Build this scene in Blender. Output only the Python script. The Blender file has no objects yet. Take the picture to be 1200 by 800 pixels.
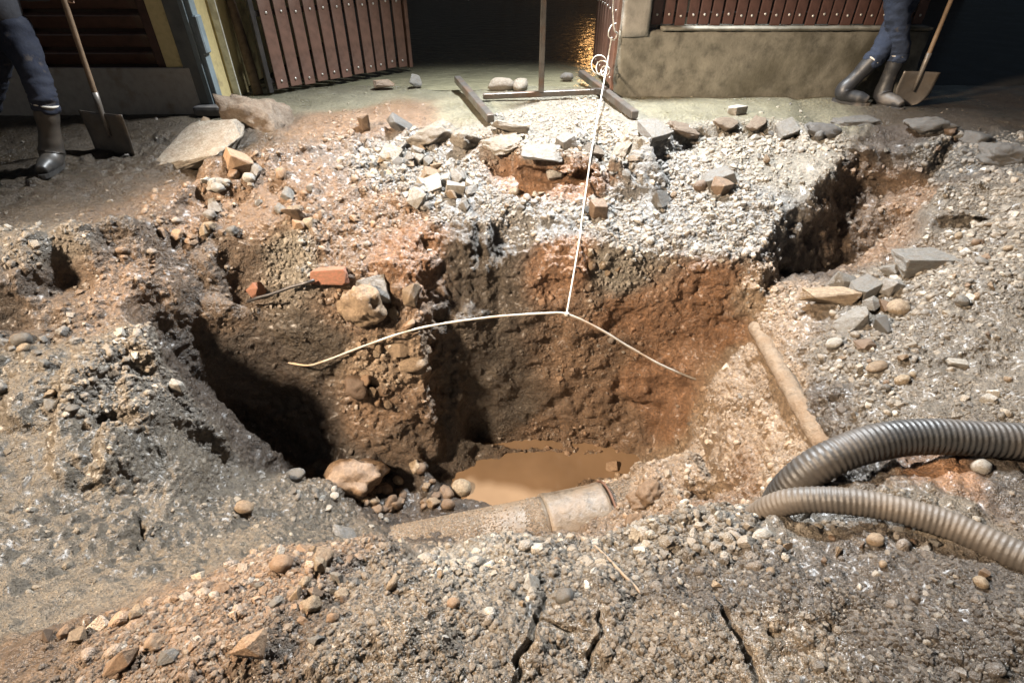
import bpy, bmesh, math, random
import numpy as np
from mathutils import Vector, Matrix, Euler
from mathutils.bvhtree import BVHTree
from mathutils.geometry import delaunay_2d_cdt

R = math.radians
SC = bpy.context.scene
COL = SC.collection

# ------------------------------------------------------------------ camera
CAM_H, PITCH, FPX = 1.4, 37.0, 640.0      # eye height, degrees looking down, focal length for a 1200 px frame
cam_d = bpy.data.cameras.new('camera'); cam = bpy.data.objects.new('camera', cam_d); COL.objects.link(cam)
cam_d.sensor_width = 36.0; cam_d.lens = FPX / 1200.0 * 36.0
cam_d.clip_start = 0.02; cam_d.clip_end = 400
cam.location = (0, 0, CAM_H); cam.rotation_euler = (R(90 - PITCH), 0, 0)
SC.camera = cam
# ------------------------------------------------------------------ night sky, faint
world = bpy.data.worlds.new('World'); SC.world = world; world.use_nodes = True
wn = world.node_tree.nodes; wl = world.node_tree.links; wn.clear()
wo = wn.new('ShaderNodeOutputWorld'); wb = wn.new('ShaderNodeBackground'); ws = wn.new('ShaderNodeTexSky')
ws.sky_type = 'NISHITA'; ws.sun_disc = False; ws.sun_elevation = R(30); ws.sun_rotation = R(200)
wb.inputs['Strength'].default_value = 0.011
wl.new(ws.outputs[0], wb.inputs[0]); wl.new(wb.outputs[0], wo.inputs[0])
# ------------------------------------------------------------------ lamps of the place
def spot(name, loc, aim, power, color, size, cone, blend):
    d = bpy.data.lights.new(name, 'SPOT'); d.energy = power; d.color = color
    d.shadow_soft_size = size; d.spot_size = R(cone); d.spot_blend = blend
    o = bpy.data.objects.new(name, d); COL.objects.link(o); o.location = loc
    o.rotation_euler = (Vector(aim) - Vector(loc)).to_track_quat('-Z', 'Y').to_euler()
    return o
FLOOD = (-6.0, 0.3, 4.5)        # halogen work light on a tripod, left of the camera
STREET = (0.7, 6.3, 4.6)        # cool lamp hanging over the gateway
spot('flood_lamp', FLOOD, (0.4, 3.4, -0.9), 8800, (1.0, 0.79, 0.58), 0.42, 47, 0.55)
spot('street_lamp_light', STREET, (0.35, 3.3, -0.5), 6400, (0.93, 0.97, 1.0), 0.16, 106, 0.95)
SC.view_settings.view_transform = 'Standard'; SC.view_settings.look = 'None'
SC.view_settings.exposure = 0.34; SC.view_settings.gamma = 1.0; SC.view_settings.use_curve_mapping = False
SC.cycles.max_bounces = 4; SC.cycles.use_denoising = True

# ------------------------------------------------------------------ survey helpers
CP, SP = math.cos(R(PITCH)), math.sin(R(PITCH))
def at_z(px, py, z):            # a sighting at a known level -> plan position
    a = (py - 400.0) / FPX
    t = (CAM_H - z)
    # v/d = a, v = t*CP - Y*SP, d = Y*CP + t*SP
    Y = t * (CP - a * SP) / (SP + a * CP)
    d = Y * CP + t * SP
    return Vector(((px - 600.0) / FPX * d, Y, z))
def at_y(px, py, Y):            # a sighting at a known distance -> height
    a = (py - 400.0) / FPX
    t = Y * (SP + a * CP) / (CP - a * SP)
    d = Y * CP + t * SP
    return Vector(((px - 600.0) / FPX * d, Y, CAM_H - t))
def ray(px, py):
    a = (py - 400.0) / FPX; b = (px - 600.0) / FPX
    return Vector((b, CP - a * SP, -SP - a * CP)).normalized()
rng = np.random.default_rng(7); random.seed(7)

def tag(o, label=None, cat=None, group=None, kind=None):
    if label: o['label'] = label
    if cat: o['category'] = cat
    if group: o['group'] = group
    if kind: o['kind'] = kind
    return o
def link(name, mesh, parent=None, mat=None):
    o = bpy.data.objects.new(name, mesh); COL.objects.link(o)
    if parent: o.parent = parent
    if mat is not None and not mesh.materials: mesh.materials.append(mat)
    return o
def empty(name, loc=(0, 0, 0), rz=0.0):
    o = bpy.data.objects.new(name, None); COL.objects.link(o)
    o.location = loc; o.rotation_euler = (0, 0, rz); o.empty_display_size = 0.1
    return o
def pymesh(name, V, F, smooth=True):
    me = bpy.data.meshes.new(name); me.from_pydata([tuple(v) for v in V], [], F); me.update()
    if smooth: me.polygons.foreach_set('use_smooth', [True] * len(me.polygons))
    return me

# ------------------------------------------------------------------ vector noise
def h3(ix, iy, iz, s):
    n = (ix.astype(np.int64) * 374761393 + iy.astype(np.int64) * 668265263 + iz.astype(np.int64) * 2147483647 + s * 1274126177) & 0xffffffff
    n = ((n ^ (n >> 13)) * 1274126177) & 0xffffffff
    n = ((n ^ (n >> 16)) * 2246822519) & 0xffffffff
    return ((n ^ (n >> 15)) & 0xffffff).astype(np.float32) / 0xffffff
def vnoise(P, freq, s=0):       # value noise, -1..1
    q = P * freq; i = np.floor(q).astype(np.int64); f = (q - i).astype(np.float32); f = f * f * (3 - 2 * f)
    r = 0
    for dx in (0, 1):
        for dy in (0, 1):
            for dz in (0, 1):
                w = (f[:, 0] if dx else 1 - f[:, 0]) * (f[:, 1] if dy else 1 - f[:, 1]) * (f[:, 2] if dz else 1 - f[:, 2])
                r = r + w * h3(i[:, 0] + dx, i[:, 1] + dy, i[:, 2] + dz, s)
    return r * 2 - 1
def fbm(P, freq, octv=4, gain=0.5, s=0):
    r = 0; a = 1; t = 0
    for k in range(octv):
        r = r + a * vnoise(P, freq * 2.03 ** k, s + k * 17); t += a; a *= gain
    return r / t
def worley(P, freq, s=0):       # F1 and F2
    q = P * freq; i = np.floor(q).astype(np.int64)
    d1 = np.full(len(P), 9.0, np.float32); d2 = d1.copy()
    for dx in (-1, 0, 1):
        for dy in (-1, 0, 1):
            for dz in (-1, 0, 1):
                a, b, c = i[:, 0] + dx, i[:, 1] + dy, i[:, 2] + dz
                px = a + h3(a, b, c, s); py = b + h3(a, b, c, s + 1); pz = c + h3(a, b, c, s + 2)
                d = ((q[:, 0] - px) ** 2 + (q[:, 1] - py) ** 2 + (q[:, 2] - pz) ** 2).astype(np.float32)
                m = d < d1
                d2 = np.where(m, d1, np.minimum(d2, d)); d1 = np.where(m, d, d1)
    return np.sqrt(d1), np.sqrt(d2)
def grid_noise(gx, gy, gz, cell, s):   # smooth lattice noise evaluated on a whole tensor grid
    r = np.random.default_rng(s)
    def W(g):
        q = (g - g[0]) / cell; n = int(q[-1]) + 2; i = q.astype(int); f = q - i; f = f * f * (3 - 2 * f)
        M = np.zeros((len(g), n + 1), np.float32); M[np.arange(len(g)), i] = 1 - f; M[np.arange(len(g)), i + 1] += f
        return M
    A, B, C = W(gx), W(gy), W(gz)
    L = r.uniform(-1, 1, (A.shape[1], B.shape[1], C.shape[1])).astype(np.float32)
    T = np.tensordot(A, L, (1, 0)); T = np.tensordot(T, B, (1, 1)); T = np.tensordot(T, C, (1, 1))
    return T

# ------------------------------------------------------------------ terrain: surveyed break lines
WATER_Z = -2.35
BREAK = [
 # broken edge of the road, ground level, left to right
 [(-260,300,0),(-60,266,0),(0,252,0),(60,248,0),(130,236,0),(185,212,.0),(215,196,.0),(262,186,.0),(330,172,.02),(395,158,.0),(440,150,0),(520,150,-.02),(575,158,-.02),(620,175,-.03),(700,178,-.03),(755,168,-.02),(790,150,0),(860,140,0),(930,143,0),(1000,148,0),(1040,148,0),(1090,150,0),(1150,153,0),(1200,160,0),(1300,180,0),(1500,240,0)],
 # foot of the road-edge step
 [(-260,318,-.2),(-60,290,-.2),(0,275,-.18),(60,268,-.16),(130,256,-.16),(190,232,-.14),(225,214,-.12),(275,204,-.10),(340,192,-.08),(400,178,-.10),(450,172,-.10),(520,178,-.14),(580,192,-.20),(620,212,-.27),(665,222,-.30),(710,205,-.24),(760,188,-.18),(800,165,-.12),(860,156,-.10),(930,158,-.10),(985,160,-.12)],
 # pale gravel shelf, middle
 [(420,210,-.22),(470,220,-.28),(540,236,-.34),(600,240,-.37),(660,242,-.38),(720,240,-.36),(790,225,-.32),(850,205,-.24),(910,190,-.2),(950,180,-.16)],
 # lip of the pit, back
 [(425,262,-.42),(462,262,-.44),(490,268,-.46),(530,282,-.52),(590,284,-.52),(650,280,-.5),(720,287,-.52),(790,298,-.55),(850,302,-.54),(885,298,-.5),(905,270,-.42),(935,235,-.32),(965,205,-.22),(995,176,-.13)],
 # orange rubble shoulder, left of the shelf
 [(215,235,-.24),(270,235,-.26),(330,230,-.24),(385,225,-.24)],
 [(120,290,-.34),(190,285,-.40),(240,275,-.40),(300,270,-.38),(360,262,-.36),(410,258,-.38)],
 # lip of the pit, left, with the buttress
 [(120,338,-.48),(160,332,-.50),(200,325,-.52),(250,320,-.57),(300,330,-.68),(345,334,-.7),(395,322,-.66),(430,315,-.64),(462,318,-.66),(488,300,-.58)],
 [(100,270,-.24),(160,262,-.25),(215,256,-.29)],
 [(90,312,-.38),(140,312,-.42),(190,306,-.45),(240,302,-.50)],
 # buttress front, lower
 [(395,372,-.97),(430,382,-1.04),(470,378,-1.01),(490,360,-.88)],
 [(408,470,-1.62),(440,470,-1.62),(480,465,-1.58),(497,448,-1.46)],
 [(408,532,-2.04),(450,538,-2.07),(490,534,-2.06),(508,520,-2.02)],
 # left wall mid and foot
 [(150,372,-.60),(180,372,-.68),(215,372,-.82),(250,376,-1.0),(300,382,-1.10),(350,387,-1.14)],
 [(224,440,-1.22),(260,452,-1.46),(320,465,-1.66),(370,470,-1.70)],
 [(238,482,-1.62),(270,507,-1.9),(320,525,-2.05),(370,535,-2.1)],
 # recess between buttress and red wall, mid and foot
 [(508,302,-.64),(560,305,-.68),(610,304,-.68),(640,308,-.66)],
 [(512,400,-1.26),(560,402,-1.30),(610,402,-1.32),(650,398,-1.29)],
 [(520,505,-2.08),(570,515,-2.2),(620,516,-2.24),(665,510,-2.2)],
 # red wall, right of the recess
 [(668,330,-.78),(720,336,-.82),(780,342,-.84),(830,345,-.84)],
 [(668,400,-1.3),(720,408,-1.36),(780,412,-1.36),(835,405,-1.22),(862,380,-1.02)],
 [(665,470,-1.86),(720,478,-1.92),(775,475,-1.84),(815,450,-1.55)],
 [(660,524,-2.30),(710,526,-2.32),(748,520,-2.26),(772,506,-2.12)],
 # sandy fan on the right: crest, flank, foot
 [(868,338,-.74),(892,352,-.78),(910,392,-.82),(932,440,-.82),(950,492,-.8),(948,530,-.85),(925,570,-.95),(890,592,-1.05)],
 [(850,370,-1.0),(852,430,-1.25),(868,500,-1.36),(880,560,-1.38),(868,596,-1.35)],
 [(800,470,-1.75),(812,510,-1.85),(825,550,-1.9),(838,590,-1.86)],
 [(766,520,-2.30),(776,536,-2.2)],
 # gully behind the fan, right
 [(1003,176,-.14),(1040,176,-.14),(1088,180,-.11)],
 [(978,235,-.5),(1030,232,-.5),(1076,226,-.42)],
 [(918,318,-.82),(955,322,-.94),(1000,308,-.90),(1040,293,-.83),(1074,272,-.68)],
 [(900,332,-.76),(935,345,-.72),(975,345,-.66),(1020,327,-.6),(1066,303,-.5),(1096,272,-.36),(1108,215,-.14)],
 # right-hand gravel slope
 [(1130,190,-.07),(1180,215,-.08),(1240,240,-.08),(1400,290,-.05)],
 [(940,395,-.68),(1000,385,-.62),(1060,365,-.5),(1120,330,-.36),(1200,300,-.24),(1330,320,-.2)],
 [(962,450,-.66),(1010,455,-.62),(1080,440,-.54),(1150,430,-.46),(1250,420,-.36),(1400,430,-.3)],
 [(985,510,-.62),(1040,500,-.58),(1120,505,-.5),(1200,510,-.44),(1350,520,-.36)],
 # ground under the hoses
 [(960,556,-.7),(1010,565,-.52),(1100,565,-.42),(1200,575,-.36),(1350,590,-.3)],
 [(930,590,-.62),(985,600,-.46),(1080,620,-.36),(1180,650,-.3),(1300,690,-.26)],
 # crest of the near bank
 [(-120,800,-.42),(0,772,-.42),(60,752,-.42),(130,728,-.41),(200,702,-.40),(265,676,-.40),(330,648,-.40),(385,640,-.42),(430,652,-.46),(480,650,-.5),(540,646,-.52),(600,644,-.53),(660,644,-.54),(715,640,-.54),(750,624,-.53),(800,612,-.5),(850,604,-.47),(895,598,-.46)],
 # back of the near bank (hidden drop)
 [(-120,790,-.62),(0,752,-.64),(80,725,-.70),(170,690,-.80),(250,664,-.95),(320,640,-1.2),(400,634,-1.6),(470,640,-1.85),(560,634,-1.95),(650,634,-1.95),(730,626,-1.9),(800,604,-1.7),(850,600,-1.45)],
 # near bank top
 [(-60,850,-.32),(100,810,-.30),(250,780,-.29),(400,760,-.30),(520,730,-.34),(650,730,-.36),(780,720,-.36),(900,700,-.34),(1020,690,-.30),(1150,720,-.25),(1300,760,-.22)],
 [(430,690,-.40),(520,690,-.42),(640,690,-.45),(760,670,-.44),(860,650,-.42),(960,640,-.40)],
 # grey slope on the left
 [(-200,395,-.5),(-60,380,-.52),(0,378,-.54),(60,384,-.56),(130,392,-.6),(175,402,-.66)],
 [(-200,330,-.3),(-60,312,-.3),(0,305,-.3),(70,300,-.32)],
 [(-200,510,-.62),(-60,505,-.64),(0,484,-.66),(60,482,-.70),(120,484,-.76),(180,478,-.9),(208,462,-1.0)],
 [(-200,530,-.74),(-60,525,-.76),(0,508,-.78),(60,504,-.82),(120,506,-.90),(180,504,-1.02),(205,505,-1.12)],
 [(212,520,-1.26),(260,542,-1.46),(310,553,-1.62),(360,566,-1.8),(420,592,-2.02),(470,612,-2.18)],
 [(-150,590,-.74),(-40,585,-.78),(60,580,-.92),(150,580,-1.1),(240,590,-1.34),(320,605,-1.6),(390,622,-1.86)],
 [(-150,680,-.68),(-40,668,-.72),(50,660,-.86),(140,650,-1.04),(230,640,-1.28)],
 # pit floor
 [(360,548,-2.02),(400,575,-2.12),(440,592,-2.2),(480,598,-2.26),(520,585,-2.34),(545,560,-2.42)],
 [(440,552,-2.18),(480,556,-2.24),(520,548,-2.32)],
 [(560,532,-2.48),(620,532,-2.5),(690,532,-2.48),(740,540,-2.42)],
 [(560,575,-2.5),(620,570,-2.55),(690,560,-2.52),(735,560,-2.46)],
]
EXTRA = [(-9,7.2,-.06),(-3,7.2,-.06),(0,7.2,-.06),(3,7.2,-.06),(9,7.2,-.06),(-2,6.45,0),(0,6.45,-.0),(1,6.45,0),(-3,6.4,0),(3,6.4,0),(-9,5,0),(9,5,0),(-4,5.2,0),(-2.4,5.4,0),(-1,5.8,0),(0.6,5.6,-.02),(2,5.8,0),(4,5.4,0),(6,5,0),
         (-9,2.8,-.1),(9,3,-.05),(-9,1,-.4),(9,1,-.2),(-9,-1.5,-.3),(9,-1.5,-.2),(0,-1.5,-.28),(-2,-1.5,-.3),(2,-1.5,-.25),
         (-1.0,0.3,-.3),(0,0.25,-.3),(1,0.3,-.27),(-2.2,0.4,-.35),(2,0.4,-.22),(3.5,1,-.2),(-3.5,.8,-.5),
         (.92,2.6,-1.94),(1.1,2.65,-1.86),(1.3,2.7,-1.75),(1.02,2.45,-1.96),(1.2,2.5,-1.85),(1.4,2.5,-1.7),(.9,2.78,-2.1),(1.08,2.9,-2.05)]
pts = []
for L in BREAK:
    W3 = [at_z(*p) for p in L]
    for a, b in zip(W3[:-1], W3[1:]):
        n = max(1, int((b - a).length / 0.12))
        for k in range(n): pts.append(a.lerp(b, k / n))
    pts.append(W3[-1])
pts += [Vector(e) for e in EXTRA]
res = delaunay_2d_cdt([Vector((p.x, p.y)) for p in pts], [], [], 0, 1e-5)
tv = np.array([[v.x, v.y] for v in res[0]]); tz = np.array([np.mean([pts[j].z for j in o]) for o in res[3]]); tf = res[2]

def axis(lo, hi, f0, f1, fine, coarse):
    a = [lo]
    while a[-1] < hi: a.append(a[-1] + (fine if f0 <= a[-1] < f1 else coarse))
    return np.array(a)
GX = axis(-6.0, 6.0, -3.3, 3.3, 0.022, 0.05); GY = axis(-0.9, 6.9, 0.55, 4.6, 0.022, 0.045); GZ = axis(-2.75, 0.4, -2.75, 0.4, 0.022, 0.03)
HX = np.arange(-6.2, 6.2, 0.02); HY = np.arange(-1.1, 7.1, 0.02)
H = np.full((len(HX), len(HY)), np.nan)
for t in tf:
    a, b, c = (tv[i] for i in t); za, zb, zc = (tz[i] for i in t)
    x0, x1 = min(a[0], b[0], c[0]), max(a[0], b[0], c[0]); y0, y1 = min(a[1], b[1], c[1]), max(a[1], b[1], c[1])
    i0, i1 = max(0, int((x0 + 6.2) / .02)), min(len(HX), int((x1 + 6.2) / .02) + 2)
    j0, j1 = max(0, int((y0 + 1.1) / .02)), min(len(HY), int((y1 + 1.1) / .02) + 2)
    if i0 >= i1 or j0 >= j1: continue
    X, Y = np.meshgrid(HX[i0:i1], HY[j0:j1], indexing='ij')
    den = (b[1] - c[1]) * (a[0] - c[0]) + (c[0] - b[0]) * (a[1] - c[1])
    if abs(den) < 1e-12: continue
    l1 = ((b[1] - c[1]) * (X - c[0]) + (c[0] - b[0]) * (Y - c[1])) / den
    l2 = ((c[1] - a[1]) * (X - c[0]) + (a[0] - c[0]) * (Y - c[1])) / den
    l3 = 1 - l1 - l2; m = (l1 >= -1e-6) & (l2 >= -1e-6) & (l3 >= -1e-6)
    H[i0:i1, j0:j1][m] = (l1 * za + l2 * zb + l3 * zc)[m]
H = np.nan_to_num(H, nan=0.0)
for _ in range(2):              # weathered corners
    P_ = np.pad(H, 1, 'edge'); H = (P_[:-2, 1:-1] + P_[2:, 1:-1] + P_[1:-1, :-2] + P_[1:-1, 2:] + 2 * P_[1:-1, 1:-1]) / 6
Hs = H.copy()                   # the left-hand wall is a plain scraped face
for _ in range(14):
    P_ = np.pad(Hs, 1, 'edge'); Hs = (P_[:-2, 1:-1] + P_[2:, 1:-1] + P_[1:-1, :-2] + P_[1:-1, 2:] + 2 * P_[1:-1, 1:-1]) / 6
XX, YY = np.meshgrid(HX, HY, indexing='ij'); sm = lambda v, a_, b_: np.clip((v - a_) / (b_ - a_), 0, 1)
wl_m = sm(-XX, .95, 1.25) * sm(-XX, -9, -8) * sm(YY, 2.85, 3.1) * sm(-YY, -4.0, -3.7)
H = H + (Hs - H) * wl_m
def bil(A, x, y):
    i = (x + 6.2) / .02; j = (y + 1.1) / .02
    i = np.clip(i, 0, A.shape[0] - 1.001); j = np.clip(j, 0, A.shape[1] - 1.001)
    i0 = i.astype(int); j0 = j.astype(int); u = i - i0; v = j - j0
    return A[i0, j0] * (1 - u) * (1 - v) + A[i0 + 1, j0] * u * (1 - v) + A[i0, j0 + 1] * (1 - u) * v + A[i0 + 1, j0 + 1] * u * v
gxx, gyy = np.meshgrid(GX, GY, indexing='ij')
h2 = bil(H, gxx.ravel(), gyy.ravel()).reshape(gxx.shape)
dHx, dHy = np.gradient(H, .02)
sl = np.minimum(np.sqrt(dHx ** 2 + dHy ** 2), 6)
sl2 = bil(sl, gxx.ravel(), gyy.ravel()).reshape(gxx.shape)
# roughness of the lie of the land: calm on the trodden road, wild in the pit
calm = np.clip((gyy - 4.8) / .7, 0, 1) * (h2 > -.08)
calm = np.maximum(calm, np.clip((-h2 - 2.3) / .1, 0, 1) * .8)
f = (GZ[None, None, :] - h2[:, :, None]) / np.sqrt(1 + sl2 ** 2)[:, :, None]
f = f.astype(np.float32)
wl_g = bil(wl_m, gxx.ravel(), gyy.ravel()).reshape(gxx.shape)
slope_l = sm(-gxx, .7, 1.0) * sm(gyy, .95, 1.15) * sm(-gyy, -2.6, -2.35)
amp = ((1 - .85 * calm) * (1 - .45 * wl_g) * (1 - .55 * slope_l))[:, :, None].astype(np.float32)
rough = (0.45 + 0.55 * np.clip(sl2 / 1.2, 0, 1))[:, :, None].astype(np.float32)
f += amp * rough * (0.048 * grid_noise(GX, GY, GZ, 0.42, 1) + 0.045 * grid_noise(GX, GY, GZ, 0.21, 2) + 0.034 * grid_noise(GX, GY, GZ, 0.105, 3))
f += amp * 0.016 * grid_noise(GX, GY, GZ, 0.052, 4)
def carve(c, r, k=0.05):        # undercut: subtract a soft ellipsoid
    global f
    c = np.array(c); r = np.array(r)
    ix = np.where(abs(GX - c[0]) < r[0] * 1.3)[0]; iy = np.where(abs(GY - c[1]) < r[1] * 1.3)[0]; iz = np.where(abs(GZ - c[2]) < r[2] * 1.3)[0]
    if not (len(ix) and len(iy) and len(iz)): return
    s = np.s_[ix[0]:ix[-1] + 1, iy[0]:iy[-1] + 1, iz[0]:iz[-1] + 1]
    q = np.sqrt(((GX[s[0], None, None] - c[0]) / r[0]) ** 2 + ((GY[None, s[1], None] - c[1]) / r[1]) ** 2 + ((GZ[None, None, s[2]] - c[2]) / r[2]) ** 2)
    e = (1 - q) * r.min() + 0.025 * grid_noise(GX[s[0]], GY[s[1]], GZ[s[2]], 0.12, int(abs(c[0]) * 1000) + 5)
    f[s] = np.maximum(f[s], e.astype(np.float32))
CARVES = [((640, 208, -.22), (.42, .13, .06), .03), ((500, 190, -.16), (.2, .12, .06), .03), ((745, 188, -.15), (.22, .12, .05), .03),
          ((640, 525, -2.26), (.5, .12, .07), .02),
          ((160, 496, -.88), (.22, .07, .03), .0),
          ((1110, 264, -.30), (.25, .10, .05), .02)]
for (p, r, push) in CARVES:
    v = at_z(*p); carve((v.x, v.y + push, v.z), r)

# ------------------------------------------------------------------ surface nets
def surface_nets(f, gx, gy, gz):
    ins = f < 0
    nx, ny, nz = f.shape
    c = np.zeros((nx - 1, ny - 1, nz - 1), np.uint8)
    for dx in (0, 1):
        for dy in (0, 1):
            for dz in (0, 1): c += ins[dx:nx - 1 + dx, dy:ny - 1 + dy, dz:nz - 1 + dz]
    I, J, K = np.nonzero((c > 0) & (c < 8)); n = len(I)
    idx = np.full(c.shape, -1, np.int32); idx[I, J, K] = np.arange(n)
    acc = np.zeros((n, 3)); cnt = np.zeros(n)
    cr = [(0,0,0),(0,0,1),(0,1,0),(0,1,1),(1,0,0),(1,0,1),(1,1,0),(1,1,1)]
    for a in range(8):
        for b in range(a + 1, 8):
            if sum(abs(p - q) for p, q in zip(cr[a], cr[b])) != 1: continue
            A, B = cr[a], cr[b]
            fa = f[I + A[0], J + A[1], K + A[2]]; fb = f[I + B[0], J + B[1], K + B[2]]
            m = (fa < 0) != (fb < 0); t = np.where(m, fa / np.where(m, fa - fb, 1), 0)
            pa = np.stack([gx[I + A[0]], gy[J + A[1]], gz[K + A[2]]], 1); pb = np.stack([gx[I + B[0]], gy[J + B[1]], gz[K + B[2]]], 1)
            acc += np.where(m[:, None], pa + t[:, None] * (pb - pa), 0); cnt += m
    V = acc / cnt[:, None]; F = []
    def quads(mask, sgn, o):
        i, j, k = np.nonzero(mask); s = sgn[i, j, k]
        q = np.stack([idx[i + a, j + b, k + c_] for (a, b, c_) in o], 1)
        q[~s] = q[~s][:, ::-1]; F.append(q)
    m = ins[:-1, 1:-1, 1:-1] != ins[1:, 1:-1, 1:-1]; quads(m, ins[:-1, 1:-1, 1:-1], [(0,0,0),(0,1,0),(0,1,1),(0,0,1)])
    m = ins[1:-1, :-1, 1:-1] != ins[1:-1, 1:, 1:-1]; quads(m, ins[1:-1, :-1, 1:-1], [(0,0,0),(0,0,1),(1,0,1),(1,0,0)])
    m = ins[1:-1, 1:-1, :-1] != ins[1:-1, 1:-1, 1:]; quads(m, ins[1:-1, 1:-1, :-1], [(0,0,0),(1,0,0),(1,1,0),(0,1,0)])
    return V, np.concatenate(F)
TV, TF = surface_nets(f, GX, GY, GZ)
del f
def vnormals(V, F):
    n = np.cross(V[F[:, 2]] - V[F[:, 0]], V[F[:, 3]] - V[F[:, 1]])
    N = np.zeros_like(V)
    for k in range(4): np.add.at(N, F[:, k], n)
    return N / np.maximum(np.linalg.norm(N, axis=1), 1e-9)[:, None], n
TN, _ = vnormals(TV, TF)
# crumbly fine relief along the normal
calm_v = np.clip((TV[:, 1] - 4.9) / .6, 0, 1) * (TV[:, 2] > -.07)
steep = 1 - np.clip(TN[:, 2], 0, 1)
w1, w2 = worley(TV + 0.02 * np.stack([vnoise(TV, 9, 50), vnoise(TV, 9, 51), vnoise(TV, 9, 52)], 1), 9.0, 3)
w3, w4 = worley(TV, 19.0, 9)
clod = np.clip((w2 - w1) * 2.2, 0, 1); clod2 = np.clip((w4 - w3) * 2.2, 0, 1)
sel = np.clip(vnoise(TV, 1.3, 77) * 2 + .5, 0, 1)
disp = (0.028 * sel * (clod - .6) + 0.011 * (clod2 - .6) + 0.012 * fbm(TV, 14, 3, .6, 5)) * (1 - .85 * calm_v)
TV = TV + TN * disp[:, None]

def refine(V, F, mask):         # split the chosen quads in four; midpoints stay on their edges, so no gaps open
    Q = F[mask]; K = F[~mask]; n = len(V)
    E = np.concatenate([Q[:, [0, 1]], Q[:, [1, 2]], Q[:, [2, 3]], Q[:, [3, 0]]]); E.sort(axis=1)
    key = E[:, 0].astype(np.int64) * (n + 1) + E[:, 1]; uk, inv = np.unique(key, return_inverse=True)
    mid = (V[(uk // (n + 1))] + V[(uk % (n + 1))]) / 2; m = len(Q); e = inv.reshape(4, m) + n
    c = n + len(uk) + np.arange(m)
    V2 = np.concatenate([V, mid, V[Q].mean(1)])
    F2 = np.concatenate([K] + [np.stack([Q[:, k], e[k], c, e[k - 1]], 1) for k in range(4)])
    return V2, F2
EYE = np.array([0, 0, CAM_H])
def eye_dist(P): return np.linalg.norm(P - EYE, axis=1)
inplan = lambda P: (abs(P[:, 0]) < 1.15 * P[:, 1] + .35) & (P[:, 1] > .3)
for lim in (4.7, 2.1):
    c = TV[TF].mean(1); TV, TF = refine(TV, TF, (eye_dist(c) < lim) & inplan(c) & (c[:, 2] > (-2.42 if lim > 3 else -1.2)) & (c[:, 1] < 5.3))
    TN, _ = vnormals(TV, TF)
    fade = np.clip((lim - .05 - eye_dist(TV)) / .35, 0, 1) * np.clip((1.1 * TV[:, 1] + .3 - abs(TV[:, 0])) / .2, 0, 1) * np.clip((TV[:, 1] - .33) / .1, 0, 1) * np.clip((TV[:, 2] + (2.4 if lim > 3 else 1.15)) / .15, 0, 1) * np.clip((5.25 - TV[:, 1]) / .2, 0, 1)
    fr = 30.0 if lim > 2.5 else 60.0
    a1, a2 = worley(TV + .006 * np.stack([vnoise(TV, 40, 60), vnoise(TV, 40, 61), vnoise(TV, 40, 62)], 1), fr, 21)
    big = np.clip(vnoise(TV, 7, 33) + .6, 0.15, 1.2)
    dd = (0.66 / fr) * big * (0.55 - a1) + (0.30 / fr) * fbm(TV, fr * 1.3, 2, .6, 40)
    TV = TV + TN * (dd * fade)[:, None]
# drying cracks in the crust of the near bank
CRACKS = [[(604,800,.010),(606,770,.009),(620,748,.010),(627,722,.009),(640,700,.007)],[(627,722,.008),(655,735,.005),(690,738,.004)],[(686,790,.006),(690,765,.007),(706,740,.007),(700,715,.006)],
          [(890,800,.011),(880,765,.012),(862,735,.010),(850,715,.008)],[(850,715,.007),(835,700,.005)],[(160,640,.008),(165,620,.012),(158,605,.007)],[(205,520,.006),(190,535,.008),(178,520,.005)],[(40,590,.005),(110,575,.007),(150,560,.005)]]
hz = None
bv0 = BVHTree.FromPolygons([tuple(v) for v in TV], TF.tolist())
def hit(px, py):
    r = bv0.ray_cast(Vector((0, 0, CAM_H)), ray(px, py)); return r[0], r[1]
crackpts = []
for L in CRACKS:
    Q = [(np.array(hit(a, b)[0]), w) for a, b, w in L]
    for (a, wa), (b, wb) in zip(Q[:-1], Q[1:]):
        crackpts += [a + (b - a) * k / 8 for k in range(9)]
        lo = np.minimum(a, b) - .06; hi = np.maximum(a, b) + .06
        ii = np.where(((TV > lo) & (TV < hi)).all(1))[0]
        if not len(ii): continue
        P = TV[ii]; P = P + .012 * np.stack([vnoise(P, 30, 70), vnoise(P, 30, 71), 0 * P[:, 0]], 1)
        ab = (b - a)[:2]; t = np.clip(((P[:, :2] - a[:2]) @ ab) / max(ab @ ab, 1e-9), 0, 1)
        d = np.linalg.norm(P[:, :2] - a[:2] - t[:, None] * ab, axis=1); w = wa + (wb - wa) * t
        TV[ii, 2] -= np.clip(1.3 - d / w, 0, 1) * np.minimum(w * 4.5, .05)
TN, tfn = vnormals(TV, TF)
bvh = BVHTree.FromPolygons([tuple(v) for v in TV], TF.tolist())
def hit(px, py):
    r = bvh.ray_cast(Vector((0, 0, CAM_H)), ray(px, py))
    return (r[0], r[1]) if r[0] is not None else (at_z(px, py, 0), Vector((0, 0, 1)))

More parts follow.
